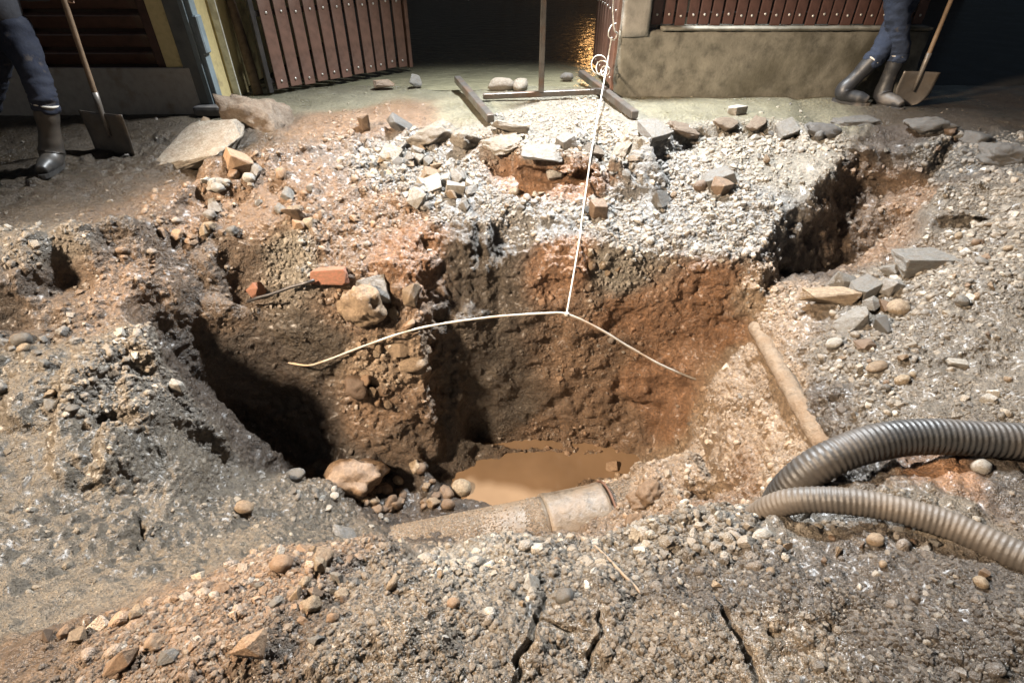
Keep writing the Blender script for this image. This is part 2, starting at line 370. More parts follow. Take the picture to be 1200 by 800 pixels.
# ------------------------------------------------------------------ soil: kinds of earth, laid out over the place
SOIL = {  # base colour, gloss roughness, pebble density, share of mud-coated grains
 'mud': ((.070,.052,.034), .42, .2, .8), 'olive': ((.200,.185,.125), .42, .3, .7), 'orange': ((.205,.130,.078), .48, .6, .75),
 'pale': ((.215,.21,.20), .55, 1.3, .25), 'ptan': ((.235,.210,.170), .55, 1.2, .45), 'brown': ((.115,.078,.050), .5, .5, .85),
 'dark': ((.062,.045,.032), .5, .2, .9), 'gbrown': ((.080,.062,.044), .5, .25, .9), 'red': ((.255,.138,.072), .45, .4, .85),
 'sand': ((.285,.205,.135), .6, .7, .8), 'gtan': ((.145,.122,.094), .5, .9, .6), 'grey': ((.140,.116,.086), .52, .4, .7),
 'dgrey': ((.085,.070,.056), .30, .5, .85), 'crust': ((.190,.152,.112), .34, .28, .75), 'rock': ((.090,.085,.077), .45, .9, .6)}
SEEDS = [(100,200,0,'mud'),(0,230,0,'mud'),(-100,210,0,'mud'),(160,165,0,'mud'),(60,160,0,'mud'),(230,170,0,'mud'),
 (120,225,0,'gbrown'),(330,120,0,'olive'),(400,120,0,'olive'),(520,100,0,'olive'),(640,95,0,'olive'),(460,132,0,'orange'),(400,140,0,'orange'),(560,125,0,'olive'),(620,135,0,'ptan'),(690,140,0,'ptan'),
 (800,130,0,'olive'),(900,128,0,'olive'),(980,135,0,'olive'),(1060,140,0,'mud'),(1150,135,0,'mud'),(1250,140,0,'mud'),
 (640,165,-.03,'ptan'),(720,160,-.03,'ptan'),(480,200,-.22,'pale'),(540,225,-.3,'pale'),(600,250,-.4,'pale'),(660,255,-.42,'pale'),(720,255,-.42,'pale'),(790,250,-.4,'pale'),(840,270,-.45,'pale'),(780,180,-.15,'pale'),(850,170,-.12,'ptan'),(900,200,-.22,'ptan'),(930,170,-.12,'ptan'),(880,240,-.36,'pale'),
 (620,215,-.3,'red'),(670,222,-.33,'red'),
 (440,250,-.38,'orange'),(300,250,-.32,'orange'),(220,260,-.35,'orange'),(370,240,-.28,'orange'),(150,270,-.3,'brown'),(60,290,-.25,'gtan'),(0,290,-.25,'gtan'),(60,340,-.45,'brown'),(130,330,-.5,'orange'),(0,350,-.45,'dark'),(400,290,-.5,'orange'),(340,300,-.55,'ptan'),(470,290,-.55,'red'),(270,300,-.55,'brown'),
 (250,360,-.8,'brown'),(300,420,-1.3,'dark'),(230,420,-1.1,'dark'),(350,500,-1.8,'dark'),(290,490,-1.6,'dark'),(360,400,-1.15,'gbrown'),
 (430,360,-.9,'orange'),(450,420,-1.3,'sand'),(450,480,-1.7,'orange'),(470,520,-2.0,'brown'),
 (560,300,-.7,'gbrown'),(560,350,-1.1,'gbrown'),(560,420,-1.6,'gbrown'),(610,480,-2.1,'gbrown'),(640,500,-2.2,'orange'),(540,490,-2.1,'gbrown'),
 (670,310,-.65,'red'),(720,320,-.7,'ptan'),(740,360,-1.0,'red'),(700,420,-1.45,'orange'),(760,440,-1.6,'red'),(830,340,-.8,'red'),(840,390,-1.1,'red'),(720,500,-2.1,'orange'),(780,490,-1.95,'red'),
 (880,360,-.8,'sand'),(860,420,-1.15,'sand'),(900,470,-1.0,'sand'),(840,520,-1.7,'sand'),(900,540,-1.1,'sand'),(800,540,-2.1,'sand'),(870,585,-1.4,'orange'),(770,560,-2.25,'sand'),
 (960,260,-.6,'brown'),(1010,240,-.6,'brown'),(1000,300,-.85,'brown'),(1060,230,-.4,'orange'),(930,300,-.8,'dark'),(1030,290,-.7,'orange'),
 (1100,180,-.08,'rock'),(1160,180,-.06,'rock'),(1050,165,-.1,'dark'),(1150,230,-.1,'gtan'),(1100,300,-.3,'gtan'),(1180,340,-.3,'gtan'),(1040,350,-.55,'gtan'),(1000,420,-.62,'gtan'),(1100,420,-.5,'gtan'),(1190,440,-.42,'gtan'),(1050,480,-.58,'gtan'),(960,470,-.7,'dgrey'),
 (1100,545,-.45,'red'),(1020,555,-.55,'dgrey'),(1180,560,-.38,'dgrey'),(1080,590,-.4,'grey'),
 (100,440,-.65,'gtan'),(30,430,-.58,'grey'),(160,440,-.75,'gtan'),(0,460,-.62,'grey'),(60,530,-.85,'grey'),(160,560,-1.05,'grey'),(280,580,-1.45,'grey'),(360,600,-1.75,'grey'),(60,650,-.88,'grey'),(180,640,-1.1,'grey'),(0,720,-.75,'grey'),(-80,550,-.75,'grey'),(250,640,-1.3,'grey'),
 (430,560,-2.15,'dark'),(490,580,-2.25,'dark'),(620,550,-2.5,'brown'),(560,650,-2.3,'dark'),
 (60,770,-.4,'brown'),(180,730,-.4,'orange'),(300,700,-.36,'orange'),(360,655,-.4,'orange'),(430,680,-.4,'crust'),(250,780,-.3,'orange'),(420,770,-.3,'crust'),(330,760,-.3,'brown'),
 (520,750,-.33,'crust'),(650,760,-.35,'crust'),(560,670,-.5,'ptan'),(660,665,-.5,'gtan'),(760,650,-.48,'gtan'),(850,625,-.45,'gtan'),(780,740,-.36,'crust'),(910,760,-.32,'crust'),(600,700,-.42,'gtan'),
 (900,680,-.36,'dgrey'),(1000,640,-.38,'dgrey'),(1100,690,-.28,'dgrey'),(1050,760,-.26,'dgrey'),(1180,760,-.24,'dgrey'),(950,615,-.46,'gtan'),(800,680,-.4,'dgrey'),(0,840,-.3,'brown'),(1100,850,-.25,'dgrey'),(600,850,-.3,'crust')]
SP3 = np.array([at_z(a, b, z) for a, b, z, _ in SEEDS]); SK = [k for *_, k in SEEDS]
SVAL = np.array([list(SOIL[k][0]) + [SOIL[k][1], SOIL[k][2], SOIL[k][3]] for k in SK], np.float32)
def soil_at(P):
    W = P + .10 * np.stack([fbm(P, 3.2, 3, .6, 90), fbm(P, 3.2, 3, .6, 91), fbm(P, 3.2, 3, .6, 92)], 1)
    out = np.zeros((len(P), 6), np.float32); tot = np.zeros(len(P), np.float32)
    for c, v in zip(SP3, SVAL):
        d2 = ((W - c) ** 2 * np.array([1, 1, 1.5])).sum(1).astype(np.float32) + 1e-3
        w = d2 ** -3; out += w[:, None] * v; tot += w
    return out / tot[:, None]
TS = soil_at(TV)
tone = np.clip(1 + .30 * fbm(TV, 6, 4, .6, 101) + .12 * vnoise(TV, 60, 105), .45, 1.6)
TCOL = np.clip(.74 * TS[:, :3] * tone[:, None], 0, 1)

def nodes(name):
    m = bpy.data.materials.new(name); m.use_nodes = True; nt = m.node_tree
    return m, nt, nt.nodes['Principled BSDF'], lambda t: nt.nodes.new(t), nt.links.new
def ramp(N, stops):
    r = N('ShaderNodeValToRGB'); e = r.color_ramp.elements
    while len(e) < len(stops): e.new(.5)
    for i, (p, c) in enumerate(stops): e[i].position = p; e[i].color = (*c, 1) if len(c) == 3 else c
    return r
def mix(N, L, a, b, fac, mode='MIX'):
    n = N('ShaderNodeMix'); n.data_type = 'RGBA'; n.blend_type = mode
    for sock, v in ((n.inputs[6], a), (n.inputs[7], b), (n.inputs[0], fac)):
        if hasattr(v, 'links') or hasattr(v, 'is_linked'): L(v, sock)
        elif isinstance(v, (tuple, list)): sock.default_value = (*v, 1)
        else: sock.default_value = v
    return n.outputs[2]
def noise(N, L, vec, scale, detail=4, rough=.55):
    n = N('ShaderNodeTexNoise'); n.inputs['Scale'].default_value = scale; n.inputs['Detail'].default_value = detail; n.inputs['Roughness'].default_value = rough
    if vec is not None: L(vec, n.inputs['Vector'])
    return n
def maprange(N, L, v, a, b, c, d):
    n = N('ShaderNodeMapRange'); n.inputs[1].default_value = a; n.inputs[2].default_value = b; n.inputs[3].default_value = c; n.inputs[4].default_value = d
    L(v, n.inputs[0]); return n.outputs[0]
def bump(N, L, hgt, dist, strength=1.0, prev=None):
    b = N('ShaderNodeBump'); b.inputs['Strength'].default_value = strength; b.inputs['Distance'].default_value = dist
    L(hgt, b.inputs['Height'])
    if prev is not None: L(prev, b.inputs['Normal'])
    return b.outputs[0]

def earth_material():
    m, nt, B, N, L = nodes('wet_earth')
    ca = N('ShaderNodeAttribute'); ca.attribute_name = 'soil'
    ra = N('ShaderNodeAttribute'); ra.attribute_name = 'gloss'
    tc = N('ShaderNodeTexCoord'); v = tc.outputs['Object']
    n1 = noise(N, L, v, 38, 4, .65); n2 = noise(N, L, v, 150, 2, .6); n3 = noise(N, L, v, 2.2, 2)
    vo = N('ShaderNodeTexVoronoi'); vo.inputs['Scale'].default_value = 85; L(v, vo.inputs['Vector'])
    r1 = ramp(N, [(.28, (.55, .52, .5)), (.5, (1, 1, 1)), (.74, (1.5, 1.48, 1.42))]); L(n1.outputs[0], r1.inputs[0])
    c = mix(N, L, ca.outputs['Color'], r1.outputs[0], .8, 'MULTIPLY')
    # grit: scattered light and dark grains
    rg = ramp(N, [(.0, (.5, .5, .5)), (.45, (.9, .9, .9)), (.8, (1.15, 1.13, 1.1)), (1, (2.0, 1.95, 1.85))]); L(vo.outputs['Color'], rg.inputs[0])
    c = mix(N, L, c, rg.outputs[0], .6, 'MULTIPLY'); L(c, B.inputs['Base Color'])
    wet = maprange(N, L, n3.outputs[0], .35, .65, -.16, .12)
    ad = N('ShaderNodeMath'); L(ra.outputs['Fac'], ad.inputs[0]); L(wet, ad.inputs[1])
    L(ad.outputs[0], B.inputs['Roughness']); B.inputs['Specular IOR Level'].default_value = .5; B.inputs['Coat Weight'].default_value = .16; B.inputs['Coat Roughness'].default_value = .3
    b1 = bump(N, L, n1.outputs[0], .036, 1); b2 = bump(N, L, n2.outputs[0], .010, .9, b1); b3 = bump(N, L, vo.outputs['Distance'], .005, .6, b2)
    L(b3, B.inputs['Normal']); return m
M_EARTH = earth_material()
nv = len(TV)
# the sheet goes on around the surveyed part, out into the dark
ring = [(-6.0, -.9), (6.0, -.9), (6.0, 6.88), (-6.0, 6.88)]; far = [(-120, -90), (120, -90), (120, 150), (-120, 150)]
def ringz(x, y): return -.3 if y < 0 else -.06
RV = [(x, y, ringz(x, y)) for x, y in ring] + [(x, y, ringz(x, y)) for x, y in far]
V = np.concatenate([TV, np.array(RV)]); F = TF.tolist() + [[nv + i, nv + 4 + i, nv + 4 + (i + 1) % 4, nv + (i + 1) % 4] for i in range(4)]
me = bpy.data.meshes.new('ground')
me.vertices.add(len(V)); me.vertices.foreach_set('co', V.astype(np.float32).ravel())
FA = np.array(F, np.int32); me.loops.add(FA.size); me.loops.foreach_set('vertex_index', FA.ravel())
me.polygons.add(len(FA)); me.polygons.foreach_set('loop_start', np.arange(0, FA.size, 4, dtype=np.int32)); me.polygons.foreach_set('loop_total', np.full(len(FA), 4, np.int32))
me.update(calc_edges=True); me.validate()
me.polygons.foreach_set('use_smooth', np.ones(len(me.polygons), bool))
def addcol(me, name, C, extra=0):
    a = me.attributes.new(name, 'FLOAT_COLOR', 'POINT'); D = np.ones((len(C) + extra, 4), np.float32); D[:len(C), :3] = C
    if extra: D[len(C):, :3] = (.022, .018, .013)  # outer ring: night darkness put into the soil colour
    a.data.foreach_set('color', D.ravel())
def addf(me, name, C, extra=0, val=.5):
    a = me.attributes.new(name, 'FLOAT', 'POINT'); D = np.full(len(C) + extra, val, np.float32); D[:len(C)] = C; a.data.foreach_set('value', D)
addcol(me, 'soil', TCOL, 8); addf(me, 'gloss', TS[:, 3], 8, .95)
ground = link('ground', me, None, M_EARTH); tag(ground, kind='structure')

# ------------------------------------------------------------------ water
def water_material(name, col, rough, wave, wscale, spec=.5):
    m, nt, B, N, L = nodes(name)
    tc = N('ShaderNodeTexCoord'); n = noise(N, L, tc.outputs['Object'], wscale, 3, .5); n2 = noise(N, L, tc.outputs['Object'], 1.6, 3)
    rr = ramp(N, [(.3, tuple(c * .8 for c in col)), (.7, tuple(c * 1.2 for c in col))]); L(n2.outputs[0], rr.inputs[0]); L(rr.outputs[0], B.inputs['Base Color'])
    B.inputs['Roughness'].default_value = rough; B.inputs['Specular IOR Level'].default_value = spec
    L(bump(N, L, n.outputs[0], wave, .8), B.inputs['Normal']); return m
c4 = [(-1.3, 2.5), (1.75, 2.2), (1.75, 3.75), (-1.3, 3.75)]
pw = link('pit_water', pymesh('pit_water', [(x, y, WATER_Z) for x, y in c4], [[0, 1, 2, 3]]), None, water_material('muddy_water', (.150, .098, .058), .05, .002, 4)); tag(pw, kind='structure')
cw = link('courtyard_water', pymesh('courtyard_water', [(-3.6, 6.5, -.022), (4.0, 6.5, -.022), (4.0, 16.9, -.022), (-3.6, 16.9, -.022)], [[0, 1, 2, 3]]), None, water_material('flood_water', (.150, .140, .092), .10, .022, 5.5)); tag(cw, kind='structure')

# ------------------------------------------------------------------ pebbles and grit, too many to count
def ico(sub):
    bm = bmesh.new(); bmesh.ops.create_icosphere(bm, subdivisions=sub, radius=1); V = np.array([v.co[:] for v in bm.verts]); F = [[v.index for v in f.verts] for f in bm.faces]; bm.free()
    return V / np.linalg.norm(V, axis=1)[:, None], F
ICO = {k: ico(k) for k in (1, 2, 3, 4)}
def stone_shape(seed, sub, planes=9, angular=.8, dims=(1, 1, 1), box=False, noise_amp=.06):
    r = np.random.default_rng(seed); D, F = ICO[sub]
    if box:
        n = np.array([[1,0,0],[-1,0,0],[0,1,0],[0,-1,0],[0,0,1],[0,0,-1]], float) + r.normal(0, .10, (6, 3)); d = np.full(6, .72)
        e = r.normal(0, 1, (planes, 3)); n = np.concatenate([n, e]); d = np.concatenate([d, r.uniform(.85, 1.05, planes)])
    else:
        n = r.normal(0, 1, (planes, 3)); d = r.uniform(.62, .95, planes)
    n /= np.linalg.norm(n, axis=1)[:, None]
    dot = D @ n.T
    rr = np.where(dot > .05, d[None] / np.maximum(dot, .05), 9).min(1)
    rr = np.minimum(rr, 1.25); rr = angular * rr + (1 - angular) * .85
    V = D * rr[:, None]
    V = V * (1 + noise_amp * fbm(V + seed * 3.7, 2.5, 3, .6, seed)[:, None])
    V *= np.array(dims)[None]
    return V, F
def chipped(seed, kind, detail):
    """broken stone: hull of scattered points, edges chipped off, faces left rough"""
    r = np.random.default_rng(seed); bm = bmesh.new()
    if kind == 'angular': P = r.normal(0, 1, (13, 3)); P /= np.linalg.norm(P, axis=1)[:, None]; P *= r.uniform(.75, 1.05, (13, 1))
    else:
        P = np.array([[x, y, z] for x in (-1, 1) for y in (-1, 1) for z in (-1, 1)], float) * .72 + r.normal(0, .11 if kind == 'block' else .15, (8, 3))
        e = r.uniform(-.72, .72, (6, 3)); k = r.integers(0, 2, 6); s = r.choice([-1, 1], 6); e[np.arange(6), k] = s * r.uniform(.74, .95, 6); P = np.concatenate([P, e])
        if r.random() < .7: P[r.integers(8)] *= .62
    vs = [bm.verts.new(p) for p in P]; g = bmesh.ops.convex_hull(bm, input=vs)
    for v in [v for v in bm.verts if not v.link_faces]: bm.verts.remove(v)
    bmesh.ops.dissolve_limit(bm, angle_limit=.12, verts=bm.verts, edges=bm.edges)
    bmesh.ops.bevel(bm, geom=list(bm.edges), offset=.045, segments=2 if detail > 2 else 1, affect='EDGES', profile=.5, clamp_overlap=True)
    bmesh.ops.triangulate(bm, faces=bm.faces)
    for _ in range({2: 0, 3: 1, 4: 3}[detail]):
        bmesh.ops.subdivide_edges(bm, edges=[e for e in bm.edges if e.calc_length() > (.30 if detail == 3 else .13)], cuts=1, use_grid_fill=True); bmesh.ops.triangulate(bm, faces=bm.faces)
    bm.normal_update(); V = np.array([v.co[:] for v in bm.verts]); Nn = np.array([v.normal[:] for v in bm.verts]); F = [[v.index for v in f.verts] for f in bm.faces]
    bm.verts.index_update(); F = [[v.index for v in f.verts] for f in bm.faces]; bm.free()
    amp = {'angular': .05, 'block': .04, 'slab': .07}[kind]
    V = V + Nn * (amp * fbm(V + seed * 3.1, 3.0, 4, .62, seed))[:, None]
    return V, F
PEBCOL = bpy.data.collections.new('pebble_shapes')
def stone_material(name, stops, dirt, dirt_amt=.45, rough=.6, inst=False, bumpd=.01, scale=1.0):
    m, nt, B, N, L = nodes(name)
    oi = N('ShaderNodeObjectInfo'); r = ramp(N, stops); L(oi.outputs['Random'], r.inputs[0])
    tc = N('ShaderNodeTexCoord'); v = tc.outputs['Object']
    n1 = noise(N, L, v, 9 * scale, 2 if inst else 5, .65); n2 = noise(N, L, v, 3 * scale, 2 if inst else 5, .65)
    r1 = ramp(N, [(.3, (.6, .58, .55)), (.55, (1, 1, 1)), (.75, (1.3, 1.28, 1.25))]); L(n1.outputs[0], r1.inputs[0])
    c = mix(N, L, r.outputs[0], r1.outputs[0], .9, 'MULTIPLY')
    if inst:
        ia = N('ShaderNodeAttribute'); ia.attribute_type = 'INSTANCER'; ia.attribute_name = 'soil'
        ma = N('ShaderNodeAttribute'); ma.attribute_type = 'INSTANCER'; ma.attribute_name = 'coat'
        c = mix(N, L, c, ia.outputs['Color'], ma.outputs['Fac'])
    else:
        f = maprange(N, L, n2.outputs[0], .60 - dirt_amt * .35, .82 - dirt_amt * .2, 0, .9); c = mix(N, L, c, dirt, f)
    sk_ = noise(N, L, v, 55 * scale, 2, .7); rs = ramp(N, [(.36, (.55, .54, .52)), (.5, (1, 1, 1)), (.66, (1.35, 1.33, 1.3))]); L(sk_.outputs[0], rs.inputs[0]); c = mix(N, L, c, rs.outputs[0], 0 if inst else .8, 'MULTIPLY')
    L(c, B.inputs['Base Color'])
    rg = maprange(N, L, n2.outputs[0], .3, .7, rough - .15, rough + .15); L(rg, B.inputs['Roughness'])
    if inst:
        B.inputs['Coat Weight'].default_value = .12; B.inputs['Coat Roughness'].default_value = .4
        n3 = noise(N, L, v, 4.5, 2, .65); L(bump(N, L, n3.outputs[0], .012, 1), B.inputs['Normal'])
    else:
        n3 = noise(N, L, v, 40 * scale, 3, .6); b1 = bump(N, L, n1.outputs[0], bumpd, .8); L(bump(N, L, n3.outputs[0], bumpd * .35, .7, b1), B.inputs['Normal'])
    return m
STOPS = {'mixed': [(0, (.10, .095, .09)), (.25, (.20, .18, .15)), (.5, (.30, .25, .19)), (.72, (.22, .20, .18)), (.88, (.42, .38, .32)), (1, (.55, .52, .47))]}
M_PEB = stone_material('pebble', STOPS['mixed'], None, inst=True, rough=.5, scale=.12, bumpd=.05)
for k in range(16):
    if k % 2: Vp, Fp = chipped(900 + k, 'angular' if k % 4 == 1 else 'slab', 2); Vp = Vp * np.array([1, .6 + .35 * rng.random(), .45 + .35 * rng.random()])
    else: Vp, Fp = stone_shape(100 + k, 2, 9, .75, (1, .62 + .3 * rng.random(), .5 + .3 * rng.random()), noise_amp=.28)
    pm = pymesh('pebble', Vp, Fp, not k % 2); pm.materials.append(M_PEB); po = bpy.data.objects.new('pebble', pm); PEBCOL.objects.link(po)

def scatter(name, P, Nn, size, soil, coat, seed, label):
    r = np.random.default_rng(seed); n = len(P)
    me = bpy.data.meshes.new(name); me.from_pydata([tuple(p) for p in P], [], [])
    addcol(me, 'soil', soil); addf(me, 'coat', coat); addf(me, 'size', size)
    rot = np.zeros((n, 3), np.float32)
    for i in range(n):
        q = Vector(Nn[i]).to_track_quat('Z', 'Y') @ Euler((0, 0, r.uniform(0, 6.28))).to_quaternion() @ Euler((r.normal(0, .35), r.normal(0, .35), 0)).to_quaternion()
        rot[i] = q.to_euler()[:]
    a = me.attributes.new('rot', 'FLOAT_VECTOR', 'POINT'); a.data.foreach_set('vector', rot.ravel())
    o = link(name, me)
    ng = bpy.data.node_groups.new(name, 'GeometryNodeTree'); ng.interface.new_socket('Geometry', in_out='INPUT', socket_type='NodeSocketGeometry'); ng.interface.new_socket('Geometry', in_out='OUTPUT', socket_type='NodeSocketGeometry')
    A = ng.nodes.new; K = ng.links.new
    gi = A('NodeGroupInput'); go = A('NodeGroupOutput'); ip = A('GeometryNodeInstanceOnPoints'); ci = A('GeometryNodeCollectionInfo')
    ci.inputs['Collection'].default_value = PEBCOL; ci.inputs['Separate Children'].default_value = True; ci.inputs['Reset Children'].default_value = True
    def na(t, nm): q = A('GeometryNodeInputNamedAttribute'); q.data_type = t; q.inputs['Name'].default_value = nm; return q.outputs[0]
    K(gi.outputs[0], ip.inputs['Points']); K(ci.outputs[0], ip.inputs['Instance']); ip.inputs['Pick Instance'].default_value = True
    K(na('FLOAT_VECTOR', 'rot'), ip.inputs['Rotation']); K(na('FLOAT', 'size'), ip.inputs['Scale']); K(ip.outputs[0], go.inputs[0])
    mo = o.modifiers.new('scatter', 'NODES'); mo.node_group = ng
    tag(o, label, 'gravel', kind='stuff'); return o
# sample the visible terrain
area = np.linalg.norm(tfn, axis=1) / 2; cen = TV[TF].mean(1); fn = tfn / np.maximum(np.linalg.norm(tfn, axis=1), 1e-9)[:, None]
dist = eye_dist(cen); fsoil = TS[TF].mean(1)
dd_ = cen[:, 1] * CP + (CAM_H - cen[:, 2]) * SP
inview = (abs(cen[:, 0]) < 1.06 * dd_ + .15) & (cen[:, 1] > .35) & (cen[:, 1] < 6.4)
clump = np.clip(.8 + 1.3 * vnoise(cen, 2.6, 200) + .7 * vnoise(cen, 8, 201), .06, 2.4)
up = np.clip(fn[:, 2] * 1.1 + .25, .32, 1)
trod = np.where((cen[:, 1] > 4.9) & (cen[:, 2] > -.07), .25, 1)
under = cen[:, 2] > WATER_Z - .01
cp_ = np.array(crackpts); offcrack = np.ones(len(cen))
for q in cp_: offcrack[(abs(cen[:, 0] - q[0]) < .028) & (abs(cen[:, 1] - q[1]) < .028)] = 0
dens = area * offcrack * fsoil[:, 4] * clump * up * trod * inview * under
def draw(n, wgt, lo, hi, power, seed, sink):
    r = np.random.default_rng(seed); p = wgt / wgt.sum(); ids = r.choice(len(p), n, p=p)
    q = TF[ids]; u = r.random((n, 2)); P = (TV[q[:, 0]] * ((1 - u[:, :1]) * (1 - u[:, 1:])) + TV[q[:, 1]] * (u[:, :1] * (1 - u[:, 1:])) + TV[q[:, 2]] * (u[:, :1] * u[:, 1:]) + TV[q[:, 3]] * ((1 - u[:, :1]) * u[:, 1:]))
    t = r.random(n); size = (lo ** -power + t * (hi ** -power - lo ** -power)) ** (-1 / power)
    coat = np.clip(fsoil[ids, 5] + r.normal(0, .28, n), 0, 1)
    soil = TCOL[q[:, 0]] * (1.32 + r.normal(0, .2, (n, 1)))
    return P + fn[ids] * (size * sink)[:, None], fn[ids], size, np.clip(soil, 0.01, 1), coat
near = np.clip((dist - 1.3) / .9, 0, 1)
fine = np.clip(fsoil[:, 4] * 1.6 - .55, .08, 1)      # packed grit and clay carry few loose cobbles
carpet = area * offcrack * inview * np.clip((2.5 - dist) / .5, 0, 1) * np.clip(fn[:, 2] + .3, .2, 1) * (cen[:, 2] > -.75)
PB = [draw(30000, carpet * clump, .0046, .0165, 2.5, 8, .0), draw(66000, dens / np.maximum(dist, .8) ** 1.5, .0028, .0085, 2.0, 1, .0), draw(32000, dens * fine * (.16 + near) * (dist > 1.2) / dist ** .5, .007, .018, 2.4, 4, .0),
      draw(11000, dens * fine * near, .014, .028, 2.8, 2, .0), draw(1100, dens * fine * (dist > 2.2) * np.clip(fn[:, 2], 0.1, 1), .026, .04, 2.5, 3, .1)]
PB = [np.concatenate(z) for z in zip(*PB)]
scatter('gravel', *PB, 5, 'loose wet gravel and grit lying over the slopes of the pit')

# ------------------------------------------------------------------ mesh kit
def beveled_box(bm, c, s, rot=None, bev=.004, seg=1):
    r = bmesh.ops.create_cube(bm, size=1); vs = r['verts']
    bmesh.ops.scale(bm, vec=s, verts=vs)
    if bev > 0:
        es = list({e for v in vs for e in v.link_edges})
        g = bmesh.ops.bevel(bm, geom=es, offset=min(bev, min(s) * .45), segments=seg, affect='EDGES', profile=.6)
        vs = list({v for f in g['faces'] for v in f.verts} | {v for v in vs if v.is_valid})
    if rot is not None: bmesh.ops.rotate(bm, cent=(0, 0, 0), matrix=rot, verts=vs)
    bmesh.ops.translate(bm, vec=c, verts=vs); return vs
def bm_obj(name, bm, parent=None, mat=None, smooth=False):
    me = bpy.data.meshes.new(name); bm.to_mesh(me); bm.free()
    if smooth: me.polygons.foreach_set('use_smooth', [True] * len(me.polygons))
    return link(name, me, parent, mat)
def box_obj(name, c, s, parent=None, mat=None, rz=0, bev=.004, seg=1):
    bm = bmesh.new(); beveled_box(bm, (0, 0, 0), s, None, bev, seg); o = bm_obj(name, bm, parent, mat); o.location = c; o.rotation_euler = (0, 0, rz); return o
def smooth_path(P, step):
    P = [Vector(p) for p in P]; out = []
    for i in range(len(P) - 1):
        a = P[max(i - 1, 0)]; b = P[i]; c = P[i + 1]; d = P[min(i + 2, len(P) - 1)]; n = max(2, int((c - b).length / step))
        for k in range(n):
            t = k / n; out.append(.5 * ((2 * b) + (c - a) * t + (2 * a - 5 * b + 4 * c - d) * t * t + (3 * b - a - 3 * c + d) * t ** 3))
    out.append(P[-1]); return out
def tube(P, rad, sides=8, caps=True):
    """swept tube through points P; rad is a number or a function of (arc length, index)"""
    V, F = [], []; up = Vector((0, 0, 1)); s = 0.0; prev = None
    for i, p in enumerate(P):
        t = (P[min(i + 1, len(P) - 1)] - P[max(i - 1, 0)]).normalized()
        if prev is None:
            u = t.cross(up if abs(t.z) < .9 else Vector((1, 0, 0))).normalized()
        else: u = (prev - t * prev.dot(t)).normalized()
        w = t.cross(u); prev = u
        if i: s += (P[i] - P[i - 1]).length
        r = rad(s, i) if callable(rad) else rad
        for k in range(sides):
            a = 2 * math.pi * k / sides; V.append(p + (u * math.cos(a) + w * math.sin(a)) * r)
    n = len(P)
    for i in range(n - 1):
        for k in range(sides): F.append([i * sides + k, i * sides + (k + 1) % sides, (i + 1) * sides + (k + 1) % sides, (i + 1) * sides + k])
    if caps: F.append(list(range(sides))[::-1]); F.append([(n - 1) * sides + k for k in range(sides)])
    return V, F
def tube_obj(name, P, rad, sides=8, parent=None, mat=None, smooth=True):
    V, F = tube(P, rad, sides); return link(name, pymesh(name, V, F, smooth), parent, mat)
def plain(name, col, rough=.6, metal=0.0, nscale=12, var=.35, bumpd=.003, dirt=None, dirt_amt=.4, spec=.5, coord='Object'):
    m, nt, B, N, L = nodes(name)
    tc = N('ShaderNodeTexCoord'); v = tc.outputs[coord]
    n1 = noise(N, L, v, nscale, 6, .62); n2 = noise(N, L, v, nscale * .22, 4, .6); n3 = noise(N, L, v, nscale * 5, 3, .6)
    r1 = ramp(N, [(.25, (1 - var,) * 3), (.5, (1, 1, 1)), (.75, (1 + var * .6,) * 3)]); L(n1.outputs[0], r1.inputs[0])
    c = mix(N, L, col, r1.outputs[0], 1.0, 'MULTIPLY')
    if dirt is not None:
        c = mix(N, L, c, dirt, maprange(N, L, n2.outputs[0], .66 - dirt_amt * .4, .72 - dirt_amt * .15, 0, .9))
    L(c, B.inputs['Base Color']); B.inputs['Metallic'].default_value = metal; B.inputs['Specular IOR Level'].default_value = spec
    L(maprange(N, L, n2.outputs[0], .3, .7, max(.05, rough - .12), min(1, rough + .12)), B.inputs['Roughness'])
    if bumpd: L(bump(N, L, n3.outputs[0], bumpd * .5, .6, bump(N, L, n1.outputs[0], bumpd, .8)), B.inputs['Normal'])
    return m

# ------------------------------------------------------------------ house on the left
M_YELLOW = plain('yellow_render', (.50, .41, .20), .85, nscale=20, var=.18, bumpd=.003, dirt=(.22, .17, .10), dirt_amt=.25)
M_PLINTH = plain('plinth_render', (.33, .30, .26), .85, nscale=18, var=.2, bumpd=.005, dirt=(.22, .18, .14), dirt_amt=.25)
M_SHUTTER = plain('shutter_paint', (.075, .038, .026), .45, nscale=14, var=.4, bumpd=.001, dirt=(.10, .07, .045), dirt_amt=.15)
M_POST = plain('grey_blue_paint', (.13, .16, .17), .45, nscale=9, var=.35, bumpd=.002, dirt=(.20, .24, .26), dirt_amt=.35)
HY_ = 5.46; XR = at_z(236, 135, 0).x
house = tag(empty('house', (XR - 2, HY_, 0)), 'yellow rendered house with grey plinth and dark shutter at left', 'house')
def hpart(name, c, s, mat, parent=house, bev=.006): 
    o = box_obj(name, Vector(c) - house.location, s, parent, mat, bev=bev); return o
xl = at_y(38, 82, HY_).x; xr = at_y(196, 82, HY_).x; zt = .40
wl_, wr_ = -8.5, XR
hpart('wall', ((xr + wr_) / 2, HY_ + .15, 1.8), (wr_ - xr, .3, 3.6), M_YELLOW)
hpart('wall', ((wl_ + xl) / 2, HY_ + .15, 1.8), (xl - wl_, .3, 3.6), M_YELLOW)
hpart('wall', ((xl + xr) / 2, HY_ + .152, 2.8), (xr - xl, .296, 1.6), M_YELLOW)
hpart('wall', ((xl + xr) / 2, HY_ + .152, .1), (xr - xl, .296, .56), M_YELLOW)
hpart('wall', (XR - .151, HY_ + 2.3, 1.8), (.3, 4, 3.6), M_YELLOW)
